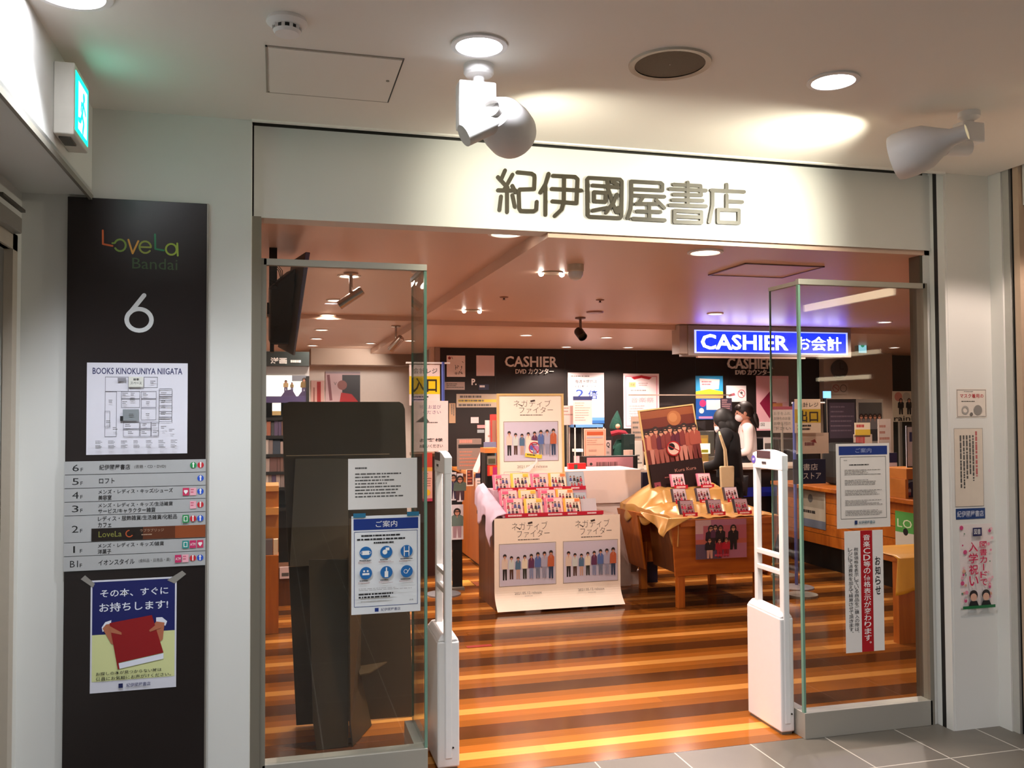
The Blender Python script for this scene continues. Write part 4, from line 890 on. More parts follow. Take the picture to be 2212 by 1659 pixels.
def make_cd(x, y, z, w, kind, label, group, tilt=18, yawd=0.0):
    """CD leaning back, bottom centre at x,y,z"""
    h = w*0.86; t = thing('compact_disc', label, 'CD', (x, y, z), group); t.rotation_euler = (0, 0, math.radians(yawd))
    ct, st = math.cos(math.radians(tilt)), math.sin(math.radians(tilt)); d = 0.014
    up = Vector((0, st, ct)); bk = Vector((0, ct, -st)); X = Vector((w/2, 0, 0)); o = Vector((0, 0, 0.002+d*st))
    pal = {'pink': ('#e87a98', '#f0d0c8'), 'yellow': ('#f0c84c', '#f0e0c8'), 'orange': ('#f0b040', '#f4e4d0'), 'grey': ('#8898a8', '#b0b8c0'), 'mono': ('#4a3c40', '#c8b0b4'), 'clear': ('#b8b0b4', '#c8c0c4'), 'rose': ('#e08098', '#f0c4c8'), 'dark': ('#3a3034', '#a8888c')}[kind]
    m = MB(); q = [o-X, o+X, o+X+bk*d, o-X+bk*d]; m.hexa(q+[p+up*h for p in q], lg(pal[0])); m.build('case', t, local=True, bevel=0.001)
    cv = Canvas(o-X+up*h, X*2, -up*h, step=0.0004); cv.rect(0.13, 0.04, 0.98, 0.97, C(pal[1], 0.25, var=0.03, key='cdface'+kind, coat=0.5))
    rnd = random.Random(hash(kind) % 97 if False else {'pink': 3, 'yellow': 5, 'orange': 9, 'grey': 4, 'mono': 8, 'clear': 2, 'rose': 6, 'dark': 7}[kind])
    if kind != 'clear':
        for r in range(2):
            for i in range(4):
                u = 0.24+0.19*i+rnd.uniform(-0.03, 0.03); v = 0.38+0.36*r+rnd.uniform(-0.05, 0.05)
                col = rnd.choice(('#2a1818', '#6a3048', '#a83040', '#4c4878', '#d88898') if kind not in ('rose', 'dark', 'mono') else ('#a01c38', '#6c1424', '#c84058', '#301c20'))
                cv.poly([(u-0.08, v+0.26), (u+0.08, v+0.26), (u+0.05, v+0.04), (u-0.05, v+0.04)], lg(col)); cv.disc(u, v-0.03, 0.05, lg('#3a221c'), n=9); cv.disc(u, v, 0.035, SKIN, n=8)
        if kind in ('pink', 'yellow', 'orange'): cv.rect(0.16 if kind == 'pink' else 0.66, 0.08, 0.5 if kind == 'pink' else 0.95, 0.26, lg({'pink': '#e85880', 'yellow': '#e8b838', 'orange': '#e87838'}[kind]))
    cv.mb.build('front_cover', t, local=True)
    return t
rows = [(1020, 1047, TY+0.39, rz[2], ((1066, 1103, 'pink'), (1105, 1144, 'yellow'), (1148, 1185, 'pink'), (1187, 1224, 'orange'), (1226, 1264, 'grey')), 'top'),
        (1058, 1079, TY+0.22, rz[1], ((1080, 1119, 'pink'), (1122, 1160, 'yellow'), (1165, 1202, 'pink'), (1203, 1240, 'orange'), (1241, 1268, 'grey')), 'middle'),
        (1082, 1107, TY+0.06, rz[0], ((1090, 1131, 'pink'), (1134, 1173, 'yellow'), (1178, 1217, 'pink'), (1219, 1255, 'orange'), (1257, 1290, 'clear')), 'lowest')]
cn = {'pink': 'pink', 'yellow': 'yellow', 'orange': 'orange', 'grey': 'grey-blue', 'clear': 'empty clear', 'rose': 'rose', 'dark': 'dark', 'mono': 'dark red'}
ordn = ['leftmost', 'second from left', 'middle', 'fourth from left', 'rightmost']
for (ya, yb2, yy, zz, items, rn) in rows:
    for i, (a, b, kd) in enumerate(items):
        A = PY(a, yb2, yy); B = PY(b, yb2, yy)
        make_cd((A.x+B.x)/2, yy, zz, B.x-A.x, kd, '%s %s CD in the %s row of the left table riser' % (ordn[i], cn[kd], rn), 'CDs on the left riser')
A = PY(1075, 1052, TY+0.37); B = PY(1265, 1052, TY+0.37); price_strip(A.x, B.x, TY+0.365, rz[2]+0.004, 5, 'red price strip under the top row of CDs on the left table', 'price strips')
A = PY(1090, 1112, TY+0.03); B = PY(1302, 1112, TY+0.03); price_strip(A.x, B.x, TY+0.012, rz[0]+0.006, 5, 'red price strip under the lowest row of CDs on the left table', 'price strips')
# framed band poster behind
FR = C('#e6c887', 0.35, 0.3, key='pale_gold_frame', var=0)
def framed(name, label, O, U, V, fw=0.018, mat=None):
    t = thing(name, label, 'framed poster', tuple(Vector(O)+Vector(V)+Vector(U)*0.5))
    u = Vector(U).normalized(); v = Vector(V).normalized(); n = Vector(V).cross(Vector(U)).normalized(); O = Vector(O); W_, H_ = Vector(U).length, Vector(V).length
    m = MB()
    for a0, a1, b0, b1 in ((0, W_, 0, fw), (0, W_, H_-fw, H_), (0, fw, fw, H_-fw), (W_-fw, W_, fw, H_-fw)):
        q = [O+u*a0+v*b1, O+u*a1+v*b1, O+u*a1+v*b0, O+u*a0+v*b0]; m.hexa([p-n*0.012 for p in q]+[p+n*0.008 for p in q], mat or FR)
    m.build('frame', t); cv = Canvas(O+u*fw+v*fw, u*(W_-2*fw), v*(H_-2*fw)); return t, cv
x0, z0, x1, z1 = rectY(1077, 850, 1222, 1050, TY+0.62)
t, cv = framed('framed_poster', 'framed cream band poster standing behind the left CD riser', (x0, TY+0.68, z0), (x1-x0, 0, 0), (0, -0.02, z1-z0), mat=FR); FRAME1 = t
cv.sheet(POSTC, 0.004); title_art(cv, 0.20, 0.05, 0.86, 0.24); band_photo(cv, 0.08, 0.30, 0.93, 0.74)
cv.text('2021.05.12 release', 0.27, 0.79, 0.75, 0.82, INKG); cv.frame(0.06, 0.86, 0.36, 0.99, 0.005, INKL)
cv.mb.build('poster_sheet', t)
cv = Canvas(cv.O+cv.U*0.43+cv.V*0.50+Vector((0, -0.012, 0)), (0.155, 0, -0.02), (-0.02, 0, -0.15)); cv.sheet(C('#ecd8c8', 0.5), 0.0012); cv.ring(0.5, 0.42, 0.34, 0.07, lg('#b83040')); cv.disc(0.38, 0.42, 0.16, lg('#5a5ca8')); cv.disc(0.62, 0.42, 0.15, lg('#b878a8')); cv.stroke([(0.25, 0.18), (0.75, 0.68)], 0.06, lg('#b83040')); cv.rect(0, 0.78, 1, 1, lg('#e8c838')); cv.lines(0.12, 0.82, 0.9, 0.96, 1, INK)
cv.done('no_photo_sticker', 'tilted no-photography card stuck on the framed band poster', 'card')
# white curl of glare on the frame, modelled as a thin sheet
m = MB(); a = PY(1122, 1019, TY+0.64); b = PY(1158, 1000, TY+0.64)
m.prism([(a.x, a.y, a.z), (b.x-0.01, b.y, b.z), (b.x+0.005, b.y, b.z+0.05), (b.x+0.015, b.y, b.z+0.015), (a.x+0.09, a.y, a.z-0.005)], (0, 0.003, 0), WHITE)
m.build('glare_curl', FRAME1)['label'] = 'white curl of glare modelled as a sheet'
# white counter block behind
t = thing('white_counter', 'plain white counter block right of the CD table', 'counter', (2.9, 7.8, 0))
WC = C('#e6d2c8', 0.5, key='white_counter', var=0.02)
x0, z0, x1, z1 = rectY(1236, 1015, 1384, 1265, 7.62)
MB().box((x0-0.3, 7.62, 0.0), (x1-0.10, 8.1, z0-0.02), WC).build('front_panel', t)
MB().box((x0-0.3, 7.60, z0-0.30), (x1, 8.12, z0), WC).build('counter_top', t, bevel=0.003)
m = MB(); m.prism([(x1-0.10, 7.63, 0.30), (x1+0.02, 7.63, 0.30), (x1+0.02, 7.63, 0.28), (x1-0.04, 7.63, 0.12), (x1-0.10, 7.63, 0.12)], (0, 0.3, 0), C('#8a7468', 0.5)); m.build('bracket', t)
MB().box((x1-0.16, 7.66, 0.0), (x1+0.03, 7.95, 0.12), WC).build('plinth', t)

# ================================================================== RIGHT TABLE WITH GOLD CLOTH
tx0, tx1, ty0, ty1 = 3.10, 3.98, 6.62, 7.56
t = thing('display_table', 'honey oak display table with flared tray and gold satin cloth on top', 'table', (3.55, 7.1, 0))
for (x, y) in ((3.18, 6.66), (3.88, 6.66), (3.20, 7.46), (3.88, 7.46)): MB().box((x-0.03, y-0.03, 0), (x+0.03, y+0.03, 0.42), OAKV).build('leg', t, bevel=0.004)
zt = 0.715
def tray(side):
    o, i_ = 0.13, 0.02
    if side == 'f': return [(tx0+0.02, ty0, 0.26), (tx1-0.02, ty0, 0.26), (tx1-0.02, ty0+0.02, 0.26), (tx0+0.02, ty0+0.02, 0.26), (tx0-0.02, ty0-0.03, zt), (tx1+0.10, ty0-0.03, zt), (tx1+0.10, ty0-0.01, zt), (tx0-0.02, ty0-0.01, zt)]
    if side == 'b': return [(tx0+0.02, ty1-0.02, 0.22), (tx1-0.02, ty1-0.02, 0.22), (tx1-0.02, ty1, 0.22), (tx0+0.02, ty1, 0.22), (tx0-0.10, ty1, zt), (tx1+0.10, ty1, zt), (tx1+0.10, ty1+0.02, zt), (tx0-0.10, ty1+0.02, zt)]
MB().hexa(tray('f'), OAK).build('front_board', t, bevel=0.004); MB().hexa(tray('b'), OAK).build('back_board', t, bevel=0.004)
MB().hexa([(tx0+0.0, 7.20, 0.22), (tx0+0.02, 7.20, 0.22), (tx0+0.02, ty1-0.02, 0.22), (tx0, ty1-0.02, 0.22), (tx0-0.065, 7.20, zt), (tx0-0.045, 7.20, zt), (tx0-0.08, ty1, zt), (tx0-0.10, ty1, zt)], OAKV).build('side_board', t, bevel=0.003)
MB().hexa([(tx0+0.09, ty0+0.02, 0.26), (tx0+0.11, ty0+0.02, 0.26), (tx0+0.11, 7.21, 0.26), (tx0+0.09, 7.21, 0.26), (tx0+0.05, ty0, zt-0.03), (tx0+0.07, ty0, zt-0.03), (tx0+0.07, 7.21, zt-0.03), (tx0+0.05, 7.21, zt-0.03)], OAKD).build('side_panel', t)  # dark oak stands in for the shade of the open left side
MB().hexa([(tx0-0.03, ty0-0.01, zt-0.025), (tx0+0.0, ty0-0.01, zt-0.025), (tx0-0.04, 7.2, zt-0.025), (tx0-0.07, 7.2, zt-0.025), (tx0-0.03, ty0-0.01, zt), (tx0+0.0, ty0-0.01, zt), (tx0-0.04, 7.2, zt), (tx0-0.07, 7.2, zt)], OAK).build('side_rail', t)
MB().hexa([(tx1-0.02, ty0+0.02, 0.22), (tx1, ty0+0.02, 0.22), (tx1, ty1-0.02, 0.22), (tx1-0.02, ty1-0.02, 0.22), (tx1+0.08, ty0, zt), (tx1+0.10, ty0, zt), (tx1+0.10, ty1, zt), (tx1+0.08, ty1, zt)], OAKV).build('side_board', t, bevel=0.003)
MB().box((tx0-0.01, ty0-0.02, zt-0.06), (tx1+0.06, ty1, zt-0.03), OAK).build('tray_floor', t)
MB().box((tx0+0.05, ty0-0.045, zt-0.055), (tx1+0.02, ty0-0.028, zt+0.002), OAK).build('front_rail', t, bevel=0.003)
# gold cloth
GOLD = C('#c8964e', 0.28, 0.15, key='gold_satin', var=0.05, spec=0.8)
vs = []; fs = []; n = 60; k = 44
def prof(y):   # height of stepped riser under cloth
    s = (y-ty0)/(ty1-ty0)
    for a, b, z0_, z1_ in ((0, 0.20, 0.725, 0.73), (0.20, 0.26, 0.73, 0.80), (0.26, 0.50, 0.80, 0.80), (0.50, 0.56, 0.80, 0.90), (0.56, 0.80, 0.90, 0.91), (0.80, 0.84, 0.91, 0.93), (0.84, 1.01, 0.93, 0.90)):
        if a <= s <= b: return z0_+(z1_-z0_)*(s-a)/(b-a)
    return 0.725
for j in range(k+1):
    y = ty0-0.03+(ty1-ty0)*j/k
    s = j/k
    for i in range(n+1):
        f = i/n
        if f < 0.28:    # hangs over the left edge, lobed
            g = 1-f/0.28; lob = 0.05+0.20*math.exp(-((s-0.03)/0.10)**2)+0.05*math.sin(s*9)**2
            edge = tx0+0.10-0.16*g if g < 0.6 else tx0+0.004
            x = tx0+0.16-0.25*min(g, 0.72)/0.72*(0.5+0.5*s); zz = prof(y)*(1-min(1, g*1.1))+(0.725)*min(1, g*1.1)
            if g > 0.72: zz -= lob*(g-0.72)/0.28
            zz += 0.012*math.sin(s*22+g*5)*g; x += 0.01*math.sin(s*25+g*3)*g
        else:
            h = (f-0.28)/0.72; x = tx0+0.16+(tx1-tx0-0.10)*h; zz = prof(y)
            zz += 0.005*math.sin(x*31+y*17)+0.004*math.sin(x*55-y*40)
            if h > 0.8: zz -= (h-0.8)/0.2*max(0, zz-0.728)
        vs.append((x, y, max(zz, 0.50)))
for j in range(k):
    for i in range(n): fs.append((j*(n+1)+i, j*(n+1)+i+1, (j+1)*(n+1)+i+1, (j+1)*(n+1)+i))
o = MB().add(vs, fs, GOLD).build('cloth_cover', smooth=True); sm = o.modifiers.new('thick', 'SOLIDIFY'); sm.thickness = 0.004; sm.offset = 1
tag(o, 'shiny gold satin cloth draped over risers on the right oak table', 'cloth')
# hanging corner lobe at front left
m = MB(); vs = []; fs = []; n = 30; k = 14
A0 = Vector((tx0-0.085, 7.05, 0.735)); A1 = Vector((tx0-0.055, ty0-0.05, 0.735)); A2 = Vector((tx0+0.15, ty0-0.058, 0.735)); T_ = PY(1437, 1163, 6.53)
for j in range(k+1):
    for i in range(n+1):
        f = i/n; g = j/k
        a = A0.lerp(A1, f/0.6) if f < 0.6 else A1.lerp(A2, (f-0.6)/0.4)
        w_ = max(0.0, 1-abs(f-0.66)/(0.66 if f < 0.66 else 0.34)); w_ = w_**0.8
        q = a.lerp(Vector((T_.x-0.06*(1-f), T_.y, T_.z)) if f > 0.3 else Vector((a.x-0.005, a.y-0.05, T_.z)), g*w_)
        q.x -= 0.022*math.sin(f*17)*g*w_+0.012*g; q.y -= 0.012*math.cos(f*15)*g*w_; vs.append(q)
for j in range(k):
    for i in range(n): fs.append((j*(n+1)+i, j*(n+1)+i+1, (j+1)*(n+1)+i+1, (j+1)*(n+1)+i))
lobe = m.add(vs, fs, GOLD).build('hanging_corner', o, smooth=True); s2 = lobe.modifiers.new('thick', 'SOLIDIFY'); s2.thickness = 0.004
# CDs on gold cloth
A_ = [(1447, 1485, 1052, 'rose', 7.24, 'left back'), (1506, 1540, 1052, 'rose', 7.24, 'right back'),
      (1452, 1487, 1084, 'mono', 6.98, 'left middle'), (1502, 1540, 1084, 'mono', 6.98, 'centre middle'), (1562, 1600, 1084, 'mono', 6.98, 'right middle'),
      (1466, 1505, 1118, 'dark', 6.70, 'left front'), (1530, 1562, 1118, 'dark', 6.70, 'centre front'), (1588, 1618, 1118, 'dark', 6.70, 'right front')]
for a, b, yb2, kd, yy, wh in A_:
    A = PY(a, yb2, yy); B = PY(b, yb2, yy); xc = (A.x+B.x)/2; w = 0.135
    z = prof(yy)+0.012
    make_cd(xc, yy, z, w, kd, '%s CD leaning on the %s of the gold cloth' % (cn[kd], wh), 'CDs on the gold cloth', 22)
    price_strip(xc-0.055, xc+0.075, yy-0.03, z+0.006, 1, 'small red price strip before the %s CD on gold cloth' % wh, 'price strips on gold cloth')
# girl group poster on the table front
x0, z0, x1, z1 = rectY(1502, 1122, 1612, 1206, 6.56)
cv = Canvas((x0, 6.555, z0), (x1-x0, 0, 0), (0, 0, z1-z0)); cv.sheet(C('#b07088', 0.4, var=0.05), 0.0015)
cv.rect(0, 0, 0.3, 0.35, lg('#c8a4a4')); cv.rect(0.15, 0.15, 1, 0.5, lg('#b4606c')); cv.rect(0, 0.5, 1, 0.62, lg('#b86050')); cv.rect(0, 0.62, 0.5, 1, lg('#5c4a60')); cv.text('PHOTO', 0.10, 0.05, 0.36, 0.15, lg('#c8a8b0')) if False else None
for i, (u, v, h, c1_, c2_) in enumerate(((0.30, 0.80, 0.62, '#2a1824', '#3a2028'), (0.38, 0.68, 0.52, '#58304c', '#2c1820'), (0.48, 0.74, 0.56, '#1c1418', '#1c1418'), (0.73, 0.78, 0.60, '#141014', '#141014'), (0.26, 0.98, 0.50, '#1c1418', '#c89888'), (0.45, 0.96, 0.46, '#a01428', '#a01428'), (0.58, 0.95, 0.46, '#b81830', '#901020'))):
    cv.person(u, v, h, lg(c1_), lg(c2_), w=1.7)
cv.lines(0.35, 0.88, 0.8, 0.96, 1, lg('#c04058'), 0.6)
cv.done('group_poster', 'pink photo poster of a seated group on the oak table front', 'poster')
# tilted framed poster
TL = PY(1378, 887, 7.42); TR = PY(1497, 872, 7.42); BL = PY(1408, 1068, 7.36)
U_ = TR-TL; V_ = BL-TL; V_ = V_-U_*(V_.dot(U_)/U_.length_squared)*0.35
t, cv = framed('framed_poster', 'framed brown poster with moon, leaning tilted behind the gold cloth', TL, U_, V_, 0.012)
cv.sheet(C('#2a0c0c', 0.35, var=0.05), 0.004); cv.rect(0, 0, 1, 0.10, lg('#8a4a28')); cv.rect(0, 0.10, 1, 0.22, lg('#6a2c1c')); cv.rect(0, 0.22, 1, 0.30, lg('#3c141c')); cv.rect(0, 0.30, 1, 0.66, lg('#6e2c24'))
cv.disc(0.62, 0.13, 0.13, lg('#a8683c'), n=24); cv.disc(0.60, 0.12, 0.08, lg('#b87c4c'), n=20)
rnd = random.Random(5)
for i in range(11):
    u = 0.06+0.088*i; cv.person(u, 0.66, 0.40+0.02*(i % 3), lg(rnd.choice(('#7c3430', '#a05040', '#c07860', '#5c2030', '#884038'))), lg(rnd.choice(('#a0584c', '#6c2c28', '#c08070'))), w=1.25)
cv.disc(0.50, 0.50, 0.12, lg('#d8b8a8')); cv.ring(0.50, 0.50, 0.13, 0.022, lg('#a81c20')); cv.disc(0.47, 0.475, 0.06, BLACK); cv.stroke([(0.42, 0.46), (0.60, 0.54)], 0.015, lg('#a81c20'))
cv.rect(0, 0.66, 1, 1, lg('#200808')); cv.text('Kura Kura', 0.46, 0.75, 0.86, 0.79, lg('#b88070')); cv.lines(0.25, 0.83, 0.7, 0.85, 1, lg('#905048'), 0.7); cv.frame(0.04, 0.88, 0.16, 0.97, 0.05, lg('#8c4050'))
cv.mb.build('poster_sheet', t)

# ================================================================== CASHIER WALL
YB = 10.294
def wall_text(label, main, sub, r1, r2, name='wall_sign'):
    x0, z0, x1, z1 = rectY(*r1, YB); t = thing(name, label, 'sign', ((x0+x1)/2, YB, z1))
    LM = C('#d8cfc8', 0.4, 0.1, var=0, key='wall_letter_white')
    for txt, r, bo in ((main, r1, 0.016), (sub, r2, 0.004)):
        X0, Z0, X1, Z1 = rectY(*r, YB); vs, fs, a, _ = text_geo(txt, bo); m = MB(); n = len(vs)
        F = [(X0+(X1-X0)*x, YB-0.025, Z1+(Z0-Z1)*y) for x, y in vs]; B = [(p[0], YB, p[2]) for p in F]
        ed = {}
        for f in fs:
            for i in range(len(f)):
                e = (f[i], f[(i+1) % len(f)]); ed[tuple(sorted(e))] = ed.get(tuple(sorted(e)), []) + [e]
        side = [(e[0][0], e[0][1], e[0][1]+n, e[0][0]+n) for e in ed.values() if len(e) == 1]
        m.add(F+B, list(fs)+side, LM); m.build('lettering', t)
    return t
wall_text('raised white wall lettering on the left of the dark cashier wall', 'CASHIER', 'DVD カウンター', (1090, 770, 1203, 793), (1113, 796, 1195, 808))
wall_text('raised white wall lettering right of the blue lit sign underside', 'CASHIER', 'DVD カウンター', (1570, 774, 1668, 797), (1588, 798, 1665, 810))
def wp(px, label, cat='poster', base='#e2d4d0', y=YB, name='wall_poster'):
    cv = canvasY(*px, y); cv.sheet(C(base, 0.5, var=0.03), 0.003); cv.args = (name, label, cat); return cv
def fin(cv): return cv.done(*cv.args)
cv = wp((965, 768, 1005, 814), 'sketch drawing poster at the top left of the dark wall'); cv.disc(0.15, 0.12, 0.08, lg('#8c2c3c'))
rnd = random.Random(2)
for i in range(16): u = rnd.uniform(0.15, 0.85); v = rnd.uniform(0.15, 0.9); cv.stroke([(u, v), (u+rnd.uniform(-.15, .15), v+rnd.uniform(-.15, .15))], 0.03, INKG, cap=False)
fin(cv)
cv = wp((1029, 768, 1068, 812), 'plain pale pink sheet on the dark wall left of the lettering', base='#d4bcbc'); fin(cv)
cv = wp((960, 825, 1004, 842), 'small grey-beige notice strip under the sketch poster', 'notice', '#a89890'); cv.lines(0.1, 0.2, 0.95, 0.85, 3, INKG); fin(cv)
cv = wp((1034, 830, 1056, 842), 'small navy sticker beside the white letter P', 'sticker', '#1c2444'); cv.lines(0.1, 0.2, 0.9, 0.6, 1, WHITE, 0.9); fin(cv)
cv = canvasY(1018, 818, 1030, 832, YB); cv.text('P.', 0.05, 0.0, 0.95, 1, WHITE, 0.03); cv.done('letter_sticker', 'white letter P sticker on the dark wall', 'sticker')
cv = wp((986, 851, 1078, 880), 'wide cream notice with yellow highlighted line on dark wall', 'notice', '#b0a08c'); cv.rect(0.04, 0.40, 0.97, 0.62, lg('#d0b840')); cv.lines(0.08, 0.12, 0.9, 0.3, 1, INKG, 0.9); cv.lines(0.05, 0.44, 0.96, 0.58, 1, INKG, 0.9, 4); cv.lines(0.05, 0.75, 0.96, 0.92, 1, INKG, 0.9, 5); fin(cv)
cv = wp((970, 871, 984, 914), 'narrow tan vertical notice on the dark wall', 'notice', '#a08060'); cv.lines(0.2, 0.05, 0.8, 0.95, 2, INKG, 0.5, 3, True); fin(cv)
cv = wp((1017, 901, 1034, 914), 'small blank white card on the dark wall', 'card', '#c8b4b4'); fin(cv)
cv = wp((1031, 918, 1048, 925), 'small pink label on the dark wall by the red boxes', 'label', '#c08888'); fin(cv)
cv = wp((1031, 928, 1046, 935), 'small grey label under the pink label on dark wall', 'label', '#8a9498'); fin(cv)
cv = wp((1227, 805, 1305, 915), 'white points campaign poster with large blue figure 2', base='#eee6ea'); cv.lines(0.08, 0.06, 0.92, 0.10, 1, INKL); cv.text('毎週水曜日は', 0.20, 0.14, 0.80, 0.21, INK, 0.01); cv.text('CDポイント', 0.20, 0.24, 0.80, 0.30, INK, 0.01)
cv.text('2', 0.22, 0.33, 0.44, 0.50, lg('#1c3c90'), 0.012); cv.text('倍', 0.55, 0.34, 0.82, 0.52, lg('#1c3c90'), 0.012); cv.lines(0.2, 0.62, 0.85, 0.72, 2, lg('#c87888')); cv.rect(0, 0.88, 1, 1, lg('#5a90d0')); cv.rect(0, 0.94, 1, 1, lg('#2c64a8')); fin(cv)
cv = wp((1347, 807, 1424, 925), 'white poster with pink border and red ribbon on dark wall', base='#f0dde0'); PK = lg('#e098a8'); cv.frame(0.05, 0.04, 0.95, 0.97, 0.03, PK); cv.poly([(0.22, 0.07), (0.5, 0.03), (0.5, 0.08), (0.3, 0.11)], RED); cv.poly([(0.5, 0.03), (0.8, 0.07), (0.72, 0.11), (0.5, 0.08)], RED)
cv.rect(0.15, 0.16, 0.34, 0.25, lg('#d8c080')); cv.text('感謝', 0.19, 0.18, 0.31, 0.23, INKG); cv.lines(0.42, 0.17, 0.85, 0.24, 2, lg('#c0a0a0')); cv.lines(0.2, 0.30, 0.9, 0.33, 1, INKL); cv.text('音楽祭', 0.2, 0.44, 0.85, 0.53, lg('#d8b0b8')); cv.lines(0.15, 0.58, 0.85, 0.9, 7, lg('#d8b8bc')); fin(cv)
cv = wp((1503, 812, 1562, 906), 'bright blue and yellow poster at the left of the clerk', base='#2c9cd8'); cv.poly([(0.14, 0.06), (0.88, 0.08), (0.84, 0.30), (0.18, 0.34)], WHITE); cv.lines(0.22, 0.12, 0.8, 0.24, 2, lg('#e06878')); cv.poly([(0, 0.36), (0.5, 0.30), (1, 0.36), (1, 0.44), (0, 0.44)], lg('#e8e030')); cv.rect(0, 0.44, 1, 0.52, lg('#e8a860')); cv.rect(0, 0.52, 1, 1, lg('#1858b0')); cv.disc(0.25, 0.63, 0.12, lg('#e03878')); cv.rect(0.38, 0.55, 0.92, 0.78, WHITE); cv.disc(0.2, 0.80, 0.09, WHITE); cv.rect(0.1, 0.93, 0.6, 0.98, lg('#d890c0')); fin(cv)
cv = wp((1569, 833, 1612, 868), 'white landscape sign with red crossed circle on the wall', 'sign', '#f0e8e8'); cv.ring(0.76, 0.5, 0.19, 0.03, lg('#c04050')); cv.stroke([(0.64, 0.36), (0.88, 0.66)], 0.03, lg('#c04050')); cv.disc(0.76, 0.45, 0.06, INKG); cv.poly([(0.1, 0.55), (0.4, 0.45), (0.45, 0.6), (0.12, 0.68)], lg('#b06070')); fin(cv)
cv = wp((1634, 812, 1704, 930), 'pink poster with dark red diamond behind the clerk', base='#e8b0b8'); cv.poly([(0.10, 0.50), (0.42, 0.28), (0.62, 0.50), (0.40, 0.78)], lg('#8c1c40')); cv.rect(0.5, 0.05, 0.95, 0.48, lg('#f0ccd0')); cv.rect(0.5, 0.50, 0.8, 0.58, lg('#d88848')); cv.rect(0.08, 0.84, 0.6, 0.97, WHITE); cv.text('図', 0.12, 0.86, 0.24, 0.92, INK); fin(cv)
cv = wp((1557, 860, 1581, 888), 'small dark multi-colour leaflet rack on the wall over the customer', 'leaflet rack', '#3c3040', y=YB-0.02); cv.lines(0.1, 0.1, 0.9, 0.9, 5, lg('#b08888'), 0.6); fin(cv)
# notices standing on the counter before the wall
cv = wp((1238, 856, 1279, 918), 'pinkish notice with navy title bar standing on the counter', 'notice', '#c8a498', y=9.0); cv.rect(0, 0, 1, 0.14, lg('#181c48')); cv.lines(0.1, 0.22, 0.9, 0.9, 8, lg('#987870'), 0.35); nt1 = fin(cv)
cv = wp((1212, 876, 1240, 918), 'dull pink notice behind the top right of the band frame', 'notice', '#b89890', y=9.05); cv.lines(0.1, 0.1, 0.9, 0.6, 3, lg('#806860'), 0.4); nt2 = fin(cv)
for o, px in ((nt1, 1258), (nt2, 1226)):
    p = PY(px, 918, 9.0 if o is nt1 else 9.05); MB().cyl((p.x, p.y+0.01, 0.99), (p.x, p.y+0.01, p.z+0.1), 0.008, STEELD, n=10).build('stand_pole', o)
    MB().cyl((p.x, p.y+0.01, 0.985), (p.x, p.y+0.01, 0.995), 0.05, STEELD, n=20).build('stand_base', o)

# cashier counter
t = thing('cashier_counter', 'long dark cashier counter with navy stripe across the back of the shop', 'counter', (4.3, 8.9, 0))
MB().box((2.78, 8.65, 0), (6.0, 9.2, 0.955), C('#161214', 0.4)).build('body', t)
MB().box((2.75, 8.60, 0.955), (6.03, 9.25, 0.985), C('#c8b4a4', 0.4)).build('worktop', t, bevel=0.003)
MB().box((3.9, 8.64, 0.66), (6.0, 8.65, 0.76), C('#10208c', 0.5)).build('stripe', t)
MB().box((2.86, 8.30, 0.0), (3.10, 8.62, 0.90), OAKV).build('end_cabinet', t)
ZC = 0.985
def stand_on(px, y, label, cat, base, name, draw=None, z=None, th=0.01):
    x0, z0, x1, z1 = rectY(*px, y); zb_ = ZC if z is None else z
    cv = Canvas((x0, y, z0), (x1-x0, 0, 0), (0, 0, -(z0-zb_))); cv.sheet(C(base, 0.5, var=0.04), th)
    if draw: draw(cv)
    return cv.done(name, label, cat)
def d_frame(cv): cv.frame(0.04, 0.04, 0.96, 0.96, 0.03, lg('#c87860')); cv.rect(0.12, 0.07, 0.88, 0.16, lg('#b04c24')); cv.rect(0.12, 0.19, 0.85, 0.23, lg('#a89ca0')); cv.lines(0.12, 0.27, 0.88, 0.42, 3, lg('#b08878'), 0.3); cv.lines(0.2, 0.5, 0.8, 0.9, 3, lg('#b89080'), 0.3)
stand_on((1262, 926, 1309, 988), 8.66, 'cream framed price board standing on the cashier counter', 'sign board', '#d8a890', 'sign_board', d_frame)
# glass display case with blue top
x0, z0, x1, z1 = rectY(1240, 917, 1304, 988, 8.95); t = thing('display_case', 'small glass display case with blue lid on the cashier counter', 'display case', ((x0+x1)/2, 8.95, ZC))
MB().box((x0, 8.93, z0-0.03), (x1, 9.13, z0), C('#5a8cc8', 0.4)).build('lid', t); MB().box((x0, 8.93, ZC), (x1, 9.13, ZC+0.05), C('#d8c8c4', 0.4)).build('base', t)
m = MB()
for x in (x0, x1-0.012): m.box((x, 8.93, ZC), (x+0.012, 8.942, z0), C('#d0c4bc', 0.3)); m.box((x, 9.118, ZC), (x+0.012, 9.13, z0), C('#d0c4bc', 0.3))
m.build('frame', t); MB().box((x0+0.012, 9.11, ZC+0.05), (x1-0.012, 9.118, z0-0.03), BLACK).build('back', t)
MB().box((x0+0.012, 8.945, 1.16), (x0+0.10, 9.05, 1.19), WHITE).build('shelf_box', t); MB().box((x0+0.02, 8.96, ZC+0.05), (x0+0.07, 9.02, ZC+0.13), C('#c8a8b0', 0.5)).build('small_carton', t)
# black price card
def d_q(cv): cv.rect(0.08, 0.1, 0.78, 0.95, lg('#b8a4a0')); cv.text('Q', 0.18, 0.16, 0.6, 0.34, BLACK, 0.03); cv.lines(0.2, 0.45, 0.7, 0.85, 3, INKL)
stand_on((1307, 944, 1324, 982), 8.72, 'black and grey card holder right of the cream price board', 'card holder', '#181416', 'card_holder', d_q, th=0.02)
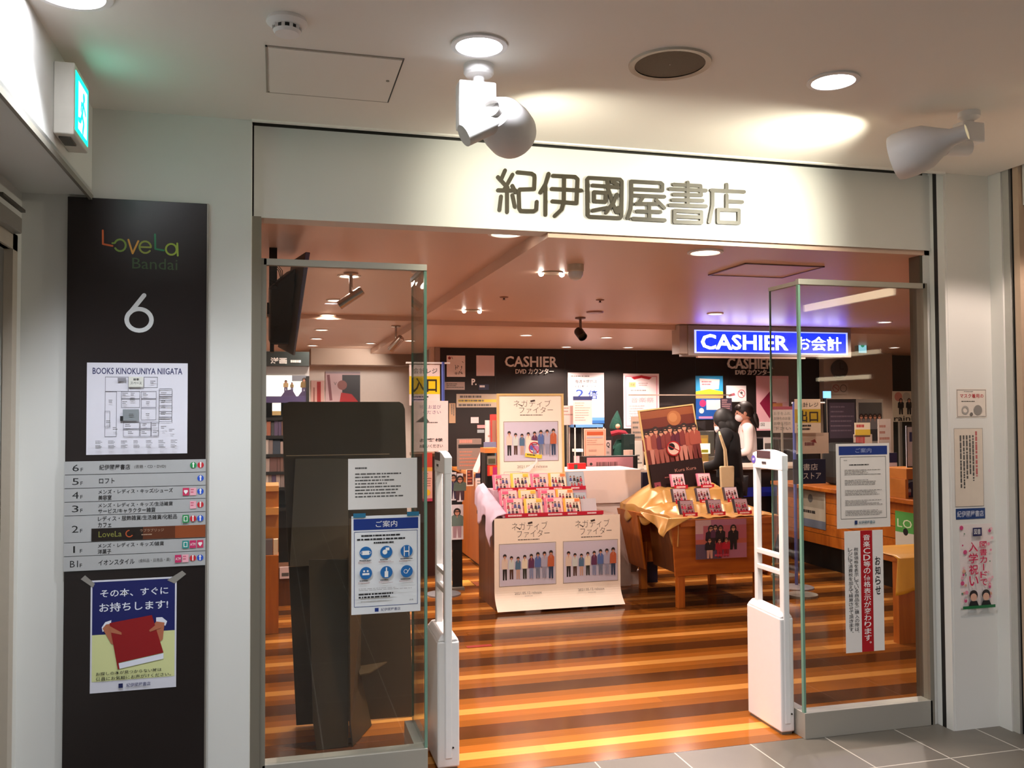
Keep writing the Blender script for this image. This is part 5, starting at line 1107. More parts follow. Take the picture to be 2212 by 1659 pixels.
# green plush decoration
GP = C('#0c3c30', 0.9, key='green_plush', var=0.2, bump=0.4, scale=60); t = thing('plush_figure', 'dark green knitted holiday ornament with red scarf on counter', 'plush toy', tuple(PY(1335, 988, 8.85)))
p = PY(1330, 915, 8.99); q = PY(1338, 985, 8.99); q.z = ZC
m = MB(); m.lathe([(0.02, 0.0), (0.075, 0.03), (0.085, 0.14), (0.06, 0.24), (0.03, 0.30)], (q.x, 8.99, ZC), (0, 0, 1), GP, 20); m.build('body', t, smooth=True)
m = MB(); m.lathe([(0.065, 0), (0.07, 0.03), (0.05, 0.10), (0.02, 0.17), (0.004, 0.2)], (p.x, 8.99, p.z-0.06), (0.1, 0, 1), GP, 20); m.build('hat', t, smooth=True)
MB().ball((p.x, 8.94, p.z-0.03), 0.03, SKIN).build('face', t, smooth=True)
MB().tube([(p.x-0.07, 8.95, p.z-0.11), (p.x, 8.92, p.z-0.09), (p.x+0.07, 8.92, p.z-0.10), (p.x+0.12, 8.93, p.z-0.15)], 0.028, C('#7c1424', 0.9)).build('scarf', t, smooth=True)
MB().tube([(q.x-0.06, 8.99, ZC+0.22), (q.x-0.12, 8.97, ZC+0.17), (q.x-0.10, 8.94, ZC+0.10)], 0.024, GP).build('arm', t, smooth=True)
MB().box((q.x-0.02, 8.89, ZC+0.02), (q.x+0.05, 8.90, ZC+0.10), C('#c8a890', 0.5)).build('tag', t)
for i, (px, lab, col) in enumerate((((1340, 938, 1373, 970), 'dark green gift box on the counter beside the plush ornament', '#0e2420'), ((1349, 972, 1368, 988), 'small cream card leaning on the dark green gift box', '#c8a898'))):
    x0, z0, x1, z1 = rectY(*px, 8.78+0.0*i-0.09*i); zb_ = ZC if i else ZC
    tag(MB().box((x0+0.05*(1-i), 8.80-0.1*i, zb_), (x1, 8.88-0.16*i, z0), C(col, 0.5)).build('gift_box' if i == 0 else 'price_card', bevel=0.002), lab, 'box' if i == 0 else 'card')
stand_on((1364, 900, 1390, 955), 9.1, 'brownish leaflet panel behind the tilted brown poster', 'notice', '#a48c7c', 'leaflet_display', lambda cv: cv.lines(0.1, 0.1, 0.9, 0.5, 4, INKG, 0.4))
stand_on((1372, 952, 1388, 988), 8.7, 'white folded leaflet beside the tilted brown poster', 'leaflet', '#d0c8bc', 'leaflet', lambda cv: cv.lines(0.1, 0.5, 0.9, 0.9, 3, INKG, 0.4))
# pink banner at the counter front + red box + navy side
x0, z0, x1, z1 = rectY(1277, 989, 1378, 1016, 8.0)
cv = Canvas((x0, 8.12, z0), (x1-x0, 0, 0), (0, 0, z1-z0-0.06)); cv.sheet(C('#b07880', 0.5), 0.004); cv.disc(0.09, 0.35, 0.03, INK); cv.text('新人ミュージック', 0.2, 0.25, 0.85, 0.62, lg('#7c4c50')) if False else cv.lines(0.2, 0.25, 0.9, 0.6, 1, lg('#6c4448'), 0.8, 3)
o = cv.done('shelf_banner', 'dull pink banner strip above the white counter block', 'banner')
tag(MB().box((x0-0.03, 8.125, 0.85), (x1+0.05, 8.25, z0+0.01), BLACK).build('shelf_riser'), 'black riser box behind the dull pink banner strip', 'display riser')
x0, z0, x1, z1 = rectY(1229, 1003, 1266, 1016, 7.8); cv = Canvas((x0, 7.8, z0+0.01), (x1-x0, 0, 0), (0, 0, -(z0-z1+0.02))); cv.sheet(C('#c80c14', 0.4), 0.05); cv.rect(0.3, 0.15, 0.5, 0.9, lg('#405040')); cv.done('red_box', 'flat bright red box with small picture at the white counter', 'box')
tag(MB().box((3.30, 7.68, 0.30), (3.46, 7.72, 1.02), C('#14183c', 0.6)).build('divider_screen'), 'dark navy panel between the white counter and the oak table', 'panel')
MB().box((3.31, 7.70, 0.0), (3.45, 7.76, 0.32), C('#14183c', 0.6)).build('foot', bpy.data.objects['divider_screen'])
# acrylic counter guard
x0, z0, x1, z1 = rectY(1360, 852, 1580, 985, 8.62); t = thing('counter_guard', 'clear acrylic guard with thin top rail on the cashier counter', 'acrylic screen', ((x0+x1)/2, 8.62, ZC))
MB().box((x0, 8.62, ZC), (x1, 8.625, z0-0.005), ACRYL).build('pane', t); MB().box((x0-0.005, 8.612, z0-0.012), (x1+0.005, 8.632, z0), C('#b8a494', 0.3, 0.5, var=0)).build('top_rail', t)
for x in (x0+0.1, x1-0.1): MB().box((x-0.05, 8.60, ZC), (x+0.05, 8.70, ZC+0.008), C('#b8b0a8', 0.3)).build('foot', t)
# register monitor, lit tray
p = PY(1515, 925, 9.0); t = thing('cash_register', 'grey cash register monitor behind the customer left side', 'cash register', (p.x, 9.0, ZC))
MB().box((p.x-0.10, 9.0, ZC+0.10), (p.x+0.16, 9.03, ZC+0.38), C('#4a4a44', 0.3)).build('screen', t, bevel=0.006); MB().box((p.x-0.08, 8.9, ZC), (p.x+0.15, 9.15, ZC+0.10), C('#6a6458', 0.5)).build('body', t, bevel=0.006)
p = PY(1520, 955, 8.72)
def d_t(cv): cv.rect(0.1, 0.1, 0.9, 0.5, lg('#c8a040'))
stand_on((1512, 940, 1530, 956), 8.75, 'small yellow label card on the counter beside the customer', 'card', '#a88848', 'label_card', d_t)
tag(MB().box((p.x-0.05, 8.66, ZC), (p.x+0.18, 8.73, ZC+0.004), C('#e8e8a0', 0.4)).build('counter_mat'), 'pale yellow mat on the counter beside the customer', 'mat')
cv = canvasY(1513, 958, 1534, 980, 8.598); cv.sheet(C('#f0ecb8', emit=1.2), 0.004); cv.rect(0.1, 0.6, 0.8, 0.9, lg('#b8b840')); cv.done('lit_panel', 'small glowing pale yellow panel on the counter front by customer', 'panel')
stand_on((1650, 945, 1670, 966), 8.7, 'small white card stand on counter right of the clerk', 'card', '#d0ccc8', 'card_stand', lambda cv: (cv.rect(0.1, 0.2, 0.9, 0.45, INKG), cv.lines(0.1, 0.6, 0.9, 0.9, 2, INKG)))
tag(MB().box((5.72, 9.3, 0), (6.1, 10.2, 1.25), BLACK).build('equipment_cabinet', bevel=0.01), 'black equipment cabinet right of the clerk behind the counter', 'cabinet')

# lit blue sign
x0, z0, x1, z1 = 3.69, 2.385, 5.42, 2.10; ys = 7.5
t = thing('cashier_sign', 'large lit blue sign with white letters hanging from shop ceiling', 'illuminated sign', ((x0+x1)/2, ys, z1))
MB().box((x0, ys, z1), (x1, ys+0.20, z0), C('#8c8078', 0.4)).build('housing', t, bevel=0.004)
cv = Canvas((x0+0.06, ys-0.002, z0-0.045), (x1-x0-0.10, 0, 0), (0, 0, -(z0-z1-0.07)), step=0.0006)
BL = C('#0818f0', emit=5.0, key='sign_blue'); WL = C('#f2f4ff', emit=9.0, key='sign_white')
cv.sheet(C('#a8b4ff', emit=1.2, key='sign_border'), 0.002); cv.rect(0.012, 0.05, 0.988, 0.95, BL)
cv.text('CASHIER', 0.04, 0.18, 0.60, 0.84, WL, 0.022); cv.text('お会計', 0.655, 0.20, 0.955, 0.83, WL, 0.012); cv.mb.build('sign_face', t)
MB().box((x0-0.08, ys+0.02, z1+0.02), (x0, ys+0.18, z0), C('#9c8c80', 0.4)).build('end_cap', t); MB().box((x0+0.1, ys+0.01, z1-0.018), (x1-0.5, ys+0.05, z1), C('#d8b8a8', 0.4)).build('lower_lip', t)
# clock, column things, small exit sign
p = PY(1816, 797, 10.15); t = thing('wall_clock', 'round grey wall clock on the beige column behind right glass', 'clock', (p.x, 10.19, p.z))
MB().lathe([(0.12, 0), (0.125, 0.02), (0.11, 0.025)], (p.x, 10.19, p.z), (0, -1, 0), C('#3c3a3a', 0.3), 36).build('case', t, smooth=True); MB().lathe([(0.11, 0.02), (0.002, 0.021)], (p.x, 10.19, p.z), (0, -1, 0), C('#b8b4b0', 0.4), 36, cap=False).build('dial', t)
m = MB(); m.box((p.x-0.004, 10.164, p.z), (p.x+0.004, 10.166, p.z+0.08), BLACK); m.box((p.x, 10.164, p.z-0.004), (p.x+0.06, 10.166, p.z+0.004), BLACK); m.build('hand', t)
x0, z0, x1, z1 = rectY(1853, 730, 1873, 764, 9.0); t = thing('exit_sign', 'small pale green exit sign right of the lit blue sign', 'exit sign', (x0, 9.0, z1))
MB().box((x0, 9.0, z1), (x1, 9.06, z0), C('#8a9890', 0.4)).build('housing', t); cv = Canvas((x0+0.01, 8.998, z0-0.01), (x1-x0-0.02, 0, 0), (0, 0, -(z0-z1-0.02))); cv.sheet(C('#8cc8d8', emit=1.0, key='exit_far'), 0.001); cv.disc(0.5, 0.45, 0.25, C('#2c9c70', emit=0.6, key='exit_far_g')); cv.mb.build('sign_face', t)
MB().box(((x0+x1)/2-0.008, 9.02, z0), ((x0+x1)/2+0.008, 9.04, 2.345), STEELD).build('hanger', t)
cv = wp((1796, 828, 1832, 852), 'pair of round prohibition marks on the beige column', 'sign', '#b8a494', y=10.19); cv.ring(0.27, 0.45, 0.2, 0.03, lg('#a04040')); cv.ring(0.72, 0.45, 0.2, 0.03, INKG); cv.stroke([(0.15, 0.3), (0.4, 0.6)], 0.03, lg('#a04040')); fin(cv)
cv = wp((1778, 845, 1795, 860), 'small bright blue screen left of the beige column', 'screen', '#58a8f0', y=9.9); MS = fin(cv); MS.data.materials[0] = C('#78b8ff', emit=1.5, key='blue_screen')
MB().box((MS.bound_box[0][0]+0.03, 9.92, 0), (MS.bound_box[0][0]+0.06, 9.95, 1.75), BLACK).build('stand_pole', MS)
# dark panels/posters behind right glass
def d_c(cv): cv.rect(0.06, 0.05, 0.94, 0.55, lg('#544858')); cv.lines(0.1, 0.1, 0.9, 0.5, 6, lg('#807080'), 0.3); cv.text('ぽるの', 0.1, 0.83, 0.6, 0.91, WHITE) if False else cv.lines(0.15, 0.84, 0.7, 0.92, 1, WHITE, 0.9)
stand_on((1788, 862, 1850, 945), 8.9, 'dark purple framed photo panel seen behind the right glass', 'panel', '#2c2830', 'photo_panel', d_c, z=0.9)
def d_g(cv):
    cv.rect(0.05, 0.05, 0.95, 0.6, lg('#4c4a4c'))
    for i in range(5): cv.person(0.15+0.17*i, 0.58, 0.36, lg('#787478'), lg('#38383c'), w=1.3)
stand_on((1852, 862, 1908, 945), 8.9, 'grey group photo panel in a white frame behind right glass', 'panel', '#a8a098', 'photo_panel', d_g, z=0.9)
def d_r(cv):
    for i, u in enumerate((0.28, 0.55, 0.85)): cv.person(u, 0.72, 0.42, BLACK, BLACK, w=2.2); cv.disc(u-0.08, 0.18, 0.14, lg(('#b86050', '#8c8878', '#a89080')[i])); cv.ring(u-0.08, 0.18, 0.15, 0.02, INKG)
    cv.text('rainbow', 0.03, 0.80, 1.25, 0.98, BLACK, 0.01)
cv = wp((1928, 845, 1992, 911), 'beige poster of dark dancers with rounded lettering at right', base='#b8ac94', y=8.6)
for i, u in enumerate((0.28, 0.55, 0.85)): cv.disc(u-0.08, 0.18, 0.13, lg(('#b07060', '#9c9888', '#a89080')[i])); cv.person(u, 0.76, 0.50, BLACK, BLACK, w=1.6)
cv.text('rainbo', 0.03, 0.80, 0.98, 0.97, BLACK, 0.01); RB = fin(cv)
MB().box((RB.bound_box[0][0]+0.1, 8.61, 0), (RB.bound_box[0][0]+0.13, 8.64, 1.6), STEELD).build('stand_pole', RB)
# slatted oak counter on the right
t = thing('slatted_counter', 'oak counter with horizontal slats running into the shop behind right glass', 'counter', (5.5, 7.4, 0))
MB().box((5.36, 6.35, 0.0), (5.7, 8.5, 0.27), BLACK).build('plinth', t)  # recessed plinth, its black also paints the shadow below the overhang
m = MB()
for i in range(5): m.box((5.20, 6.30, 0.27+0.105*i), (5.75, 8.5, 0.27+0.105*i+0.100), OAK if i % 2 else OAKV)
m.box((5.205, 6.305, 0.27), (5.74, 8.5, 0.79), BLACK); m.build('slat_front', t)
MB().box((5.12, 6.22, 0.80), (5.80, 8.5, 0.84), OAK).build('worktop', t, bevel=0.006)
def box_thing(name, label, cat, a, b, mat, bev=0.002): return tag(MB().box(a, b, mat).build(name, bevel=bev), label, cat)
p = PZ(1950, 1058, 0.84)
OK2 = C('#b8702c', 0.4, var=0.1)
t = thing('shelf_box', 'open oak shelf box with books at the right end of slatted counter', 'shelf', (5.45, 6.5, 0.84))
MB().box((5.18, 6.45, 1.00), (5.80, 6.75, 1.09), OK2).build('top_board', t, bevel=0.003); MB().box((5.18, 6.70, 0.84), (5.80, 6.75, 1.00), BLACK).build('back', t); MB().box((5.16, 6.44, 0.84), (5.19, 6.75, 1.00), OK2).build('side', t)
cv = Canvas((5.22, 6.55, 0.985), (0.20, 0, 0), (0, 0, -0.14)); cv.sheet(C('#8898b0', 0.5), 0.02); cv.disc(0.5, 0.62, 0.36, lg('#181c50'), sq=1.0); cv.person(0.35, 0.95, 0.5, lg('#c8c0c8'), lg('#a84050'), w=1.5); cv.person(0.6, 0.95, 0.5, lg('#682040'), lg('#682040'), w=1.5); cv.done('picture_book', 'grey-blue picture book in the shelf box at the right', 'book')
cv = Canvas((5.44, 6.55, 0.98), (0.12, 0, 0), (0, 0, -0.13)); cv.sheet(C('#4a2c20', 0.5), 0.02); cv.disc(0.5, 0.4, 0.3, lg('#b8a088')); cv.done('picture_book', 'brown picture book beside the grey-blue one in shelf box', 'book')
def d_tab(cv): cv.frame(0, 0, 1, 1, 0.06, BLACK); cv.rect(0.2, 0.15, 0.95, 0.38, lg('#30386c')); cv.rect(0.4, 0.55, 0.75, 0.85, lg('#988c80'))
stand_on((1958, 920, 1990, 985), 6.6, 'black framed tablet display standing on the right shelf box', 'display', '#c8c8d0', 'tablet_display', d_tab, z=1.09)
stand_on((1918, 978, 1938, 1036), 7.0, 'white and navy leaflet standing on the slatted counter', 'leaflet', '#d8c8cc', 'leaflet', lambda cv: (cv.rect(0, 0, 1, 0.25, lg('#1c2048')), cv.ring(0.5, 0.75, 0.2, 0.06, lg('#c09050'))), z=0.84)
box_thing('counter_items', 'pile of pale papers on the slatted counter beside the leaflet', 'papers', (5.30, 7.05, 0.84), (5.62, 7.5, 0.90), C('#c0aca0', 0.6))
box_thing('dark_bag', 'black bulky bag on the slatted counter under the dancer poster', 'bag', (5.38, 7.6, 0.84), (5.75, 8.0, 1.26), C('#151514', 0.7), 0.08)
stand_on((1847, 913, 1880, 940), 7.9, 'white and yellow card on top of the cream card holder', 'card', '#e0ccb0', 'price_card', lambda cv: (cv.rect(0, 0.55, 1, 1, lg('#d8b040')), cv.lines(0.1, 0.15, 0.9, 0.4, 1, RED, 0.9)), z=PY(1860, 940, 7.9).z)
stand_on((1845, 938, 1884, 962), 7.92, 'cream card holder with red letters behind the right notice', 'card holder', '#c8b0a0', 'card_holder', lambda cv: cv.lines(0.1, 0.05, 0.9, 0.2, 1, lg('#b84040'), 0.9), z=0.84)
stand_on((1897, 905, 1924, 941), 8.2, 'white notice taped to a clear stand over slatted counter', 'notice', '#dccac0', 'notice_sheet', lambda cv: cv.lines(0.1, 0.1, 0.9, 0.5, 4, lg('#b87868'), 0.4), z=0.84)
# green poster on counter side at far right
cv = Canvas((5.195, 6.62, 0.72), (0, -0.26, 0), (0, 0, -0.42)); cv.sheet(C('#4c9444', 0.5), 0.002); cv.text('LO', 0.1, 0.15, 0.8, 0.32, lg('#c8d0b0')); cv.rect(0.0, 0.42, 1, 1, lg('#c0bcb0')); cv.disc(0.5, 0.40, 0.12, BLACK); cv.done('green_poster', 'green and white poster on the slatted counter side at right', 'poster')
cv = Canvas((5.195, 8.05, 0.82), (0, -0.42, 0), (0, 0, -0.40)); cv.sheet(C('#b0a898', 0.5), 0.002); cv.rect(0.05, 0.05, 0.95, 0.5, lg('#989080')); cv.disc(0.4, 0.28, 0.1, INKG); cv.lines(0.1, 0.58, 0.9, 0.66, 1, INK, 0.9); cv.rect(0, 0.8, 1, 1, lg('#687080')); cv.done('pale_poster', 'pale poster on the slatted counter side left of the notices', 'poster')
# right banner stand and floor stand
BZ = 7.2
def banner_stand(px_pole, y, top_px, label, rects, disc=True):
    p = PY(px_pole, top_px, y); t = thing('banner_stand', label, 'banner stand', (p.x, y, 0))
    MB().cyl((p.x, y, 0.01), (p.x, y, p.z), 0.014, C('#4858a0', 0.35), n=14).build('pole', t, smooth=True)
    MB().lathe([(0.15, 0.0), (0.15, 0.012), (0.02, 0.03), (0.002, 0.03)], (p.x, y, 0), (0, 0, 1), C('#8c8c90', 0.35, 0.3), 36).build('base', t, smooth=True)
    x0 = PY(rects[0][0]-3, 800, y).x; x1 = PY(rects[0][2]+(22 if disc else 8), 800, y).x
    MB().cyl((min(x0, p.x-0.02), y, p.z-0.01), (max(x1, p.x+0.03), y, p.z-0.01), 0.008, WHITE, n=10).build('cross_rod', t)
    return t
t = banner_stand(957, 7.7, 782, 'cashier entrance banner stand with blue pole beside the left glass', ((880, 788, 950, 868),))
x0, z0, x1, z1 = rectY(884, 788, 950, 876, 7.68)
cv = Canvas((x0, 7.675, z0), (x1-x0, 0, 0), (0, 0, z1-z0)); cv.sheet(C('#f0dcd8', 0.5), 0.002); cv.text('会計レジ', 0.12, 0.08, 0.92, 0.22, INK, 0.01); cv.rect(0, 0.28, 1, 0.72, lg('#f0cc10')); cv.text('入口', 0.12, 0.32, 0.90, 0.68, lg('#2c1c14'), 0.02); cv.lines(0.1, 0.77, 0.95, 0.97, 3, INK, 0.5); cv.mb.build('banner_sheet', t)
x0, z0, x1, z1 = rectY(890, 866, 968, 975, 7.66)
cv = Canvas((x0, 7.66, z0), (x1-x0, 0, 0), (0, 0, z1-z0)); cv.sheet(C('#f0d8d4', 0.5), 0.002); cv.text('列にお並び', 0.2, 0.08, 0.80, 0.16, lg('#504070')); cv.text('ください', 0.3, 0.19, 0.8, 0.26, lg('#504070')); cv.poly([(0.1, 0.42), (0.35, 0.28), (0.48, 0.42)], INKG); cv.lines(0.4, 0.42, 0.9, 0.46, 1, INKG); cv.text('お客様', 0.2, 0.74, 0.85, 0.81, INK, 0.01); cv.text('お願いください', 0.2, 0.86, 0.85, 0.93, INK, 0.01); cv.mb.build('lower_sheet', t)
t = banner_stand(1715, 7.1, 868, 'cashier exit banner stand with yellow board behind the right glass', ((1728, 860, 1772, 930),), False)
x0, z0, x1, z1 = rectY(1716, 862, 1772, 935, 7.08)
cv = Canvas((x0, 7.075, z0), (x1-x0, 0, 0), (0, 0, z1-z0)); cv.sheet(C('#d0b8a0', 0.5), 0.002); cv.text('会計レジ', 0.12, 0.10, 0.92, 0.24, INK, 0.01); cv.rect(0, 0.30, 1, 0.70, lg('#b09020')); cv.text('出口', 0.12, 0.34, 0.90, 0.68, lg('#2c1c14'), 0.02); cv.lines(0.1, 0.76, 0.95, 0.96, 2, INK, 0.5); cv.mb.build('banner_sheet', t)
x0, z0, x1, z1 = rectY(1716, 935, 1790, 980, 7.09)
cv = Canvas((x0, 7.09, z0), (x1-x0, 0, 0), (0, 0, z1-z0)); cv.sheet(C('#b8a08c', 0.5), 0.002); cv.poly([(0.45, 0.4), (0.6, 0.3), (0.65, 0.5)], lg('#803030')); cv.lines(0.3, 0.45, 0.75, 0.65, 1, lg('#704040'), 0.8); cv.mb.build('lower_sheet', t)
x0, z0, x1, z1 = rectY(1668, 878, 1712, 935, 7.6); cv = Canvas((x0, 7.6, z0), (x1-x0, 0, 0), (0, 0, z1-z0)); cv.sheet(C('#a8988c', 0.5), 0.002); cv.rect(0, 0, 1, 0.12, lg('#7c2c3c')); 
for i, tx in enumerate(('お手をふれ', 'お持ちのお客', 'お申し付け', '下さい')): cv.text(tx, 0.08, 0.20+0.19*i, 0.9, 0.33+0.19*i, INKG)
o = cv.done('queue_notice', 'grey-brown notice board with dark lettering right of the clerk', 'notice'); MB().cyl(((x0+x1)/2, 7.61, 0.0), ((x0+x1)/2, 7.61, z1+0.1), 0.012, STEELD, n=12).build('stand_pole', o); MB().cyl(((x0+x1)/2, 7.61, 0.0), ((x0+x1)/2, 7.61, 0.02), 0.12, STEELD, n=24).build('stand_base', o)
# navy store board behind right glass
x0, z0, x1, z1 = rectY(1732, 992, 1775, 1045, 6.75); cv = Canvas((x0-0.08, 6.75, z0), (x1-x0+0.12, 0, 0), (0, 0, z1-z0)); cv.sheet(C('#101c40', 0.5), 0.01); cv.text('書店', 0.3, 0.18, 0.75, 0.45, WHITE); cv.text('ストア', 0.3, 0.55, 0.85, 0.80, WHITE); o = cv.done('navy_board', 'navy board with white characters behind the right glass', 'sign board')
MB().cyl((x0, 6.77, 0.0), (x0, 6.77, z1+0.05), 0.014, C('#a89c94', 0.2, 0.9, var=0), n=14).build('stand_pole', o); MB().cyl((x0, 6.77, 0.0), (x0, 6.77, 0.02), 0.13, STEELD, n=24).build('stand_base', o)
# gold cloth on a small stand at the right edge
x0, z0, x1, z1 = rectY(1946, 1205, 1996, 1395, 5.2)
t = thing('small_table', 'small oak table with a draped cloth behind the right glass edge', 'table', (4.25, 5.4, 0))
MB().box((x0-0.02, 5.2, 0.56), (x1+0.3, 5.65, 0.59), OAK).build('tabletop', t); MB().box((x0, 5.22, 0), (x0+0.13, 5.28, 0.56), OAKV).build('leg', t); MB().box((x1+0.2, 5.22, 0), (x1+0.28, 5.28, 0.56), OAKV).build('leg', t); MB().box((x0+0.0, 5.58, 0), (x0+0.08, 5.63, 0.56), OAKV).build('leg', t)
vs = []; fs = []; n = 20; k = 14
for j in range(k+1):
    for i in range(n+1):
        f = i/n; g = j/k; x = x0-0.035+(x1-x0+0.34)*f; 
        if g < 0.4: y = 5.62-0.44*(g/0.4); z = 0.598
        else: h = (g-0.4)/0.6; y = 5.18-0.035*h-0.012*math.sin(f*16)*h; z = 0.596-0.25*h*(1.0-0.35*f); x -= 0.05*h*(1-f)
        vs.append((x, y, z))
for j in range(k):
    for i in range(n): fs.append((j*(n+1)+i, j*(n+1)+i+1, (j+1)*(n+1)+i+1, (j+1)*(n+1)+i))
o = MB().add(vs, fs, C('#e2a028', 0.35, key='yellow_satin', var=0.04)).build('cloth_cover', smooth=True); sm = o.modifiers.new('thick', 'SOLIDIFY'); sm.thickness = 0.003
tag(o, 'yellow gold cloth hanging over the small table at the right edge', 'cloth')

# ================================================================== LEFT BACK: COUNTER WITH PAPERS, RACK, SHELVES
t = thing('oak_counter', 'oak counter with dark front left behind the CD table', 'counter', (2.3, 9.4, 0))
MB().box((2.06, 8.98, 0.0), (2.62, 10.15, 0.92), OAKD).build('body', t); MB().box((2.04, 8.98, 0.02), (2.06, 10.15, 0.92), OAKV).build('side_panel', t); MB().box((1.98, 8.93, 0.92), (2.66, 10.2, 0.955), OK2).build('worktop', t, bevel=0.004)
def lb(name, label, cat, px, y, d, mat, z=0.955, draw=None, lean=0):
    x0, z0, x1, z1 = rectY(*px, y); cv = Canvas((x0, y, z0), (x1-x0, 0, 0), (0, -lean, -(z0-z))); cv.sheet(C(mat, 0.55, var=0.06), d)
    if draw: draw(cv)
    return cv.done(name, label, cat)
lb('newspaper_rack', 'grey rack of newspapers on the oak counter before dark wall', 'rack', (990, 948, 1040, 1000), 9.6, 0.08, '#7c6a60', draw=lambda cv: (cv.rect(0, 0.18, 1, 0.30, BLACK), cv.lines(0.05, 0.03, 0.95, 0.14, 1, lg('#c07868'), 0.9), cv.lines(0.05, 0.40, 0.95, 0.95, 5, lg('#a86c58'), 0.4)))
for i in range(5):
    x = 2.10+0.035*i; m = MB(); m.hexa([(x-0.06, 9.05, 0.957), (x-0.035, 9.05, 0.957), (x-0.035, 9.30, 0.957), (x-0.06, 9.30, 0.957), (x+0.05, 9.10, 1.20), (x+0.075, 9.10, 1.20), (x+0.075, 9.32, 1.20), (x+0.05, 9.32, 1.20)], C('#e0c8c4', 0.6))
    tag(m.build('paper_folder'), '%s leaning pale pink folder on the oak counter left of red boxes' % ordn[i], 'folder', 'pale folders on the oak counter')
lb('leaflet_stand', 'white leaflet stand left of the red boxes on oak counter', 'leaflet stand', (1050, 908, 1062, 960), 9.0, 0.05, '#e0ccc8', draw=lambda cv: cv.disc(0.5, 0.3, 0.2, lg('#b88878')))
lb('red_book', 'tall red picture box on the oak counter beside the frame', 'box', (1061, 895, 1074, 960), 8.97, 0.06, '#b02c24', draw=lambda cv: cv.rect(0.15, 0.1, 0.85, 0.8, lg('#8c5c48')))
lb('red_box', 'plain red box edge just left of the framed band poster', 'box', (1074, 900, 1080, 1000), 8.96, 0.08, '#c0181c')
lb('sticker_pack', 'blue and pink packet pile on the oak counter edge', 'packets', (1046, 955, 1072, 985), 8.94, 0.03, '#6c6c88', draw=lambda cv: (cv.rect(0, 0.4, 0.5, 1, lg('#c07078')), cv.rect(0.6, 0.2, 1, 0.8, lg('#285868'))))
t = thing('small_shelf', 'small orange wooden shelf with goods left of the CD riser', 'shelf', tuple(PY(1062, 1010, 8.0)))
x0, z0, x1, z1 = rectY(1048, 968, 1078, 1060, 8.0); MB().box((x0, 8.0, z0-0.045), (x1, 8.2, z0), C('#d07c34', 0.5)).build('top_board', t); MB().box((x0, 8.16, 0.0), (x1, 8.2, z0-0.045), BLACK).build('back_panel', t); MB().box((x0, 8.0, 0.0), (x0+0.02, 8.2, z0-0.045), BLACK).build('side_panel', t)
lb('goods_pack', 'clear packet with dark goods on small shelf', 'packet', (1050, 985, 1072, 1004), 8.02, 0.04, '#8c8478', z=PY(1060, 1004, 8.02).z, draw=lambda cv: cv.rect(0.2, 0.3, 0.9, 0.9, lg('#4c4c34')))
lb('goods_pack', 'bright red and orange packet under the clear packet', 'packet', (1049, 1005, 1074, 1028), 8.02, 0.04, '#e03020', z=PY(1060, 1028, 8.02).z, draw=lambda cv: (cv.rect(0.35, 0.1, 0.6, 0.9, lg('#e88830')), cv.rect(0.62, 0.2, 1, 0.9, lg('#c02070'))))
cv = canvasY(1007, 1014, 1023, 1050, 8.92); cv.sheet(C('#d8c4b0', 0.5), 0.002); cv.rect(0.12, 0.03, 0.88, 0.92, lg('#5a1c14')); cv.lines(0.2, 0.1, 0.8, 0.85, 4, lg('#b86040'), 0.5); cv.done('hanging_card', 'dark red picture card hanging on the oak counter edge', 'card')
cv = canvasY(1027, 1022, 1046, 1060, 8.92); cv.sheet(C('#d8c0b8', 0.5), 0.002); cv.rect(0, 0, 1, 0.28, lg('#14143c')); cv.lines(0.2, 0.4, 0.8, 0.9, 3, INKL); cv.done('hanging_card', 'white card with navy top on the oak counter front', 'card')
# poster rack between gate and counter
x0, z0, x1, z1 = rectY(973, 1020, 1001, 1165, 7.9); t = thing('poster_rack', 'narrow rack of white picture posters right of the left gate', 'rack', ((x0+x1)/2, 7.9, 0))
for i, (a, b, u, v) in enumerate(((0.0, 0.5, 0.0, 0.42), (0.5, 1.0, 0.02, 0.44), (0.0, 1.0, 0.48, 1.0))):
    X = x1-x0; Zh = z0-z1; cv = Canvas((x0+X*a, 7.9-0.01*i, z0-Zh*u), (X*(b-a)-0.005, 0, 0), (0, 0, -Zh*(v-u))); cv.sheet(C('#e0d8dc', 0.5), 0.003)
    cv.person(0.5, 0.95, 0.8, lg(('#4a4468', '#5c6c60', '#6c8078')[i]), lg(('#3c3048', '#4c3038', '#b09098')[i]), w=2.0 if i < 2 else 1.6); cv.mb.build('poster_sheet', t)
MB().box((x0+0.02, 7.905, 0.0), (x1-0.01, 7.93, z0-0.02), BLACK).build('back_panel', t); MB().box((x0, 7.85, 0.0), (x1, 8.0, 0.02), STEELD).build('base', t)
# promo papers by the left gate and low dark shelf
x0, z0, x1, z1 = rectY(900, 975, 966, 1150, 8.6); t = thing('dark_shelf', 'dark brown low bookcase seen between the posts of the left gate', 'bookcase', ((x0+x1)/2, 8.7, 0))
MB().box((x0, 8.6, 0.0), (x1, 8.9, z0-0.05), C('#3a1810', 0.5)).build('body', t); MB().box((x0-0.02, 8.58, z0-0.05), (x1+0.02, 8.92, z0-0.02), OAKD).build('top_board', t)
cv = canvasY(912, 978, 934, 1083, 8.57); cv.sheet(C('#e0a898', 0.5), 0.002); cv.rect(0, 0, 1, 0.3, lg('#b83828')); cv.rect(0, 0.3, 1, 0.38, lg('#d89838')); cv.lines(0.1, 0.42, 0.9, 0.72, 6, lg('#a06050'), 0.4); cv.disc(0.5, 0.82, 0.3, lg('#e8b820')); cv.rect(0, 0.94, 1, 1, lg('#c04060')); cv.done('promo_sheet', 'red and yellow promotion sheet between the left gate posts', 'poster')
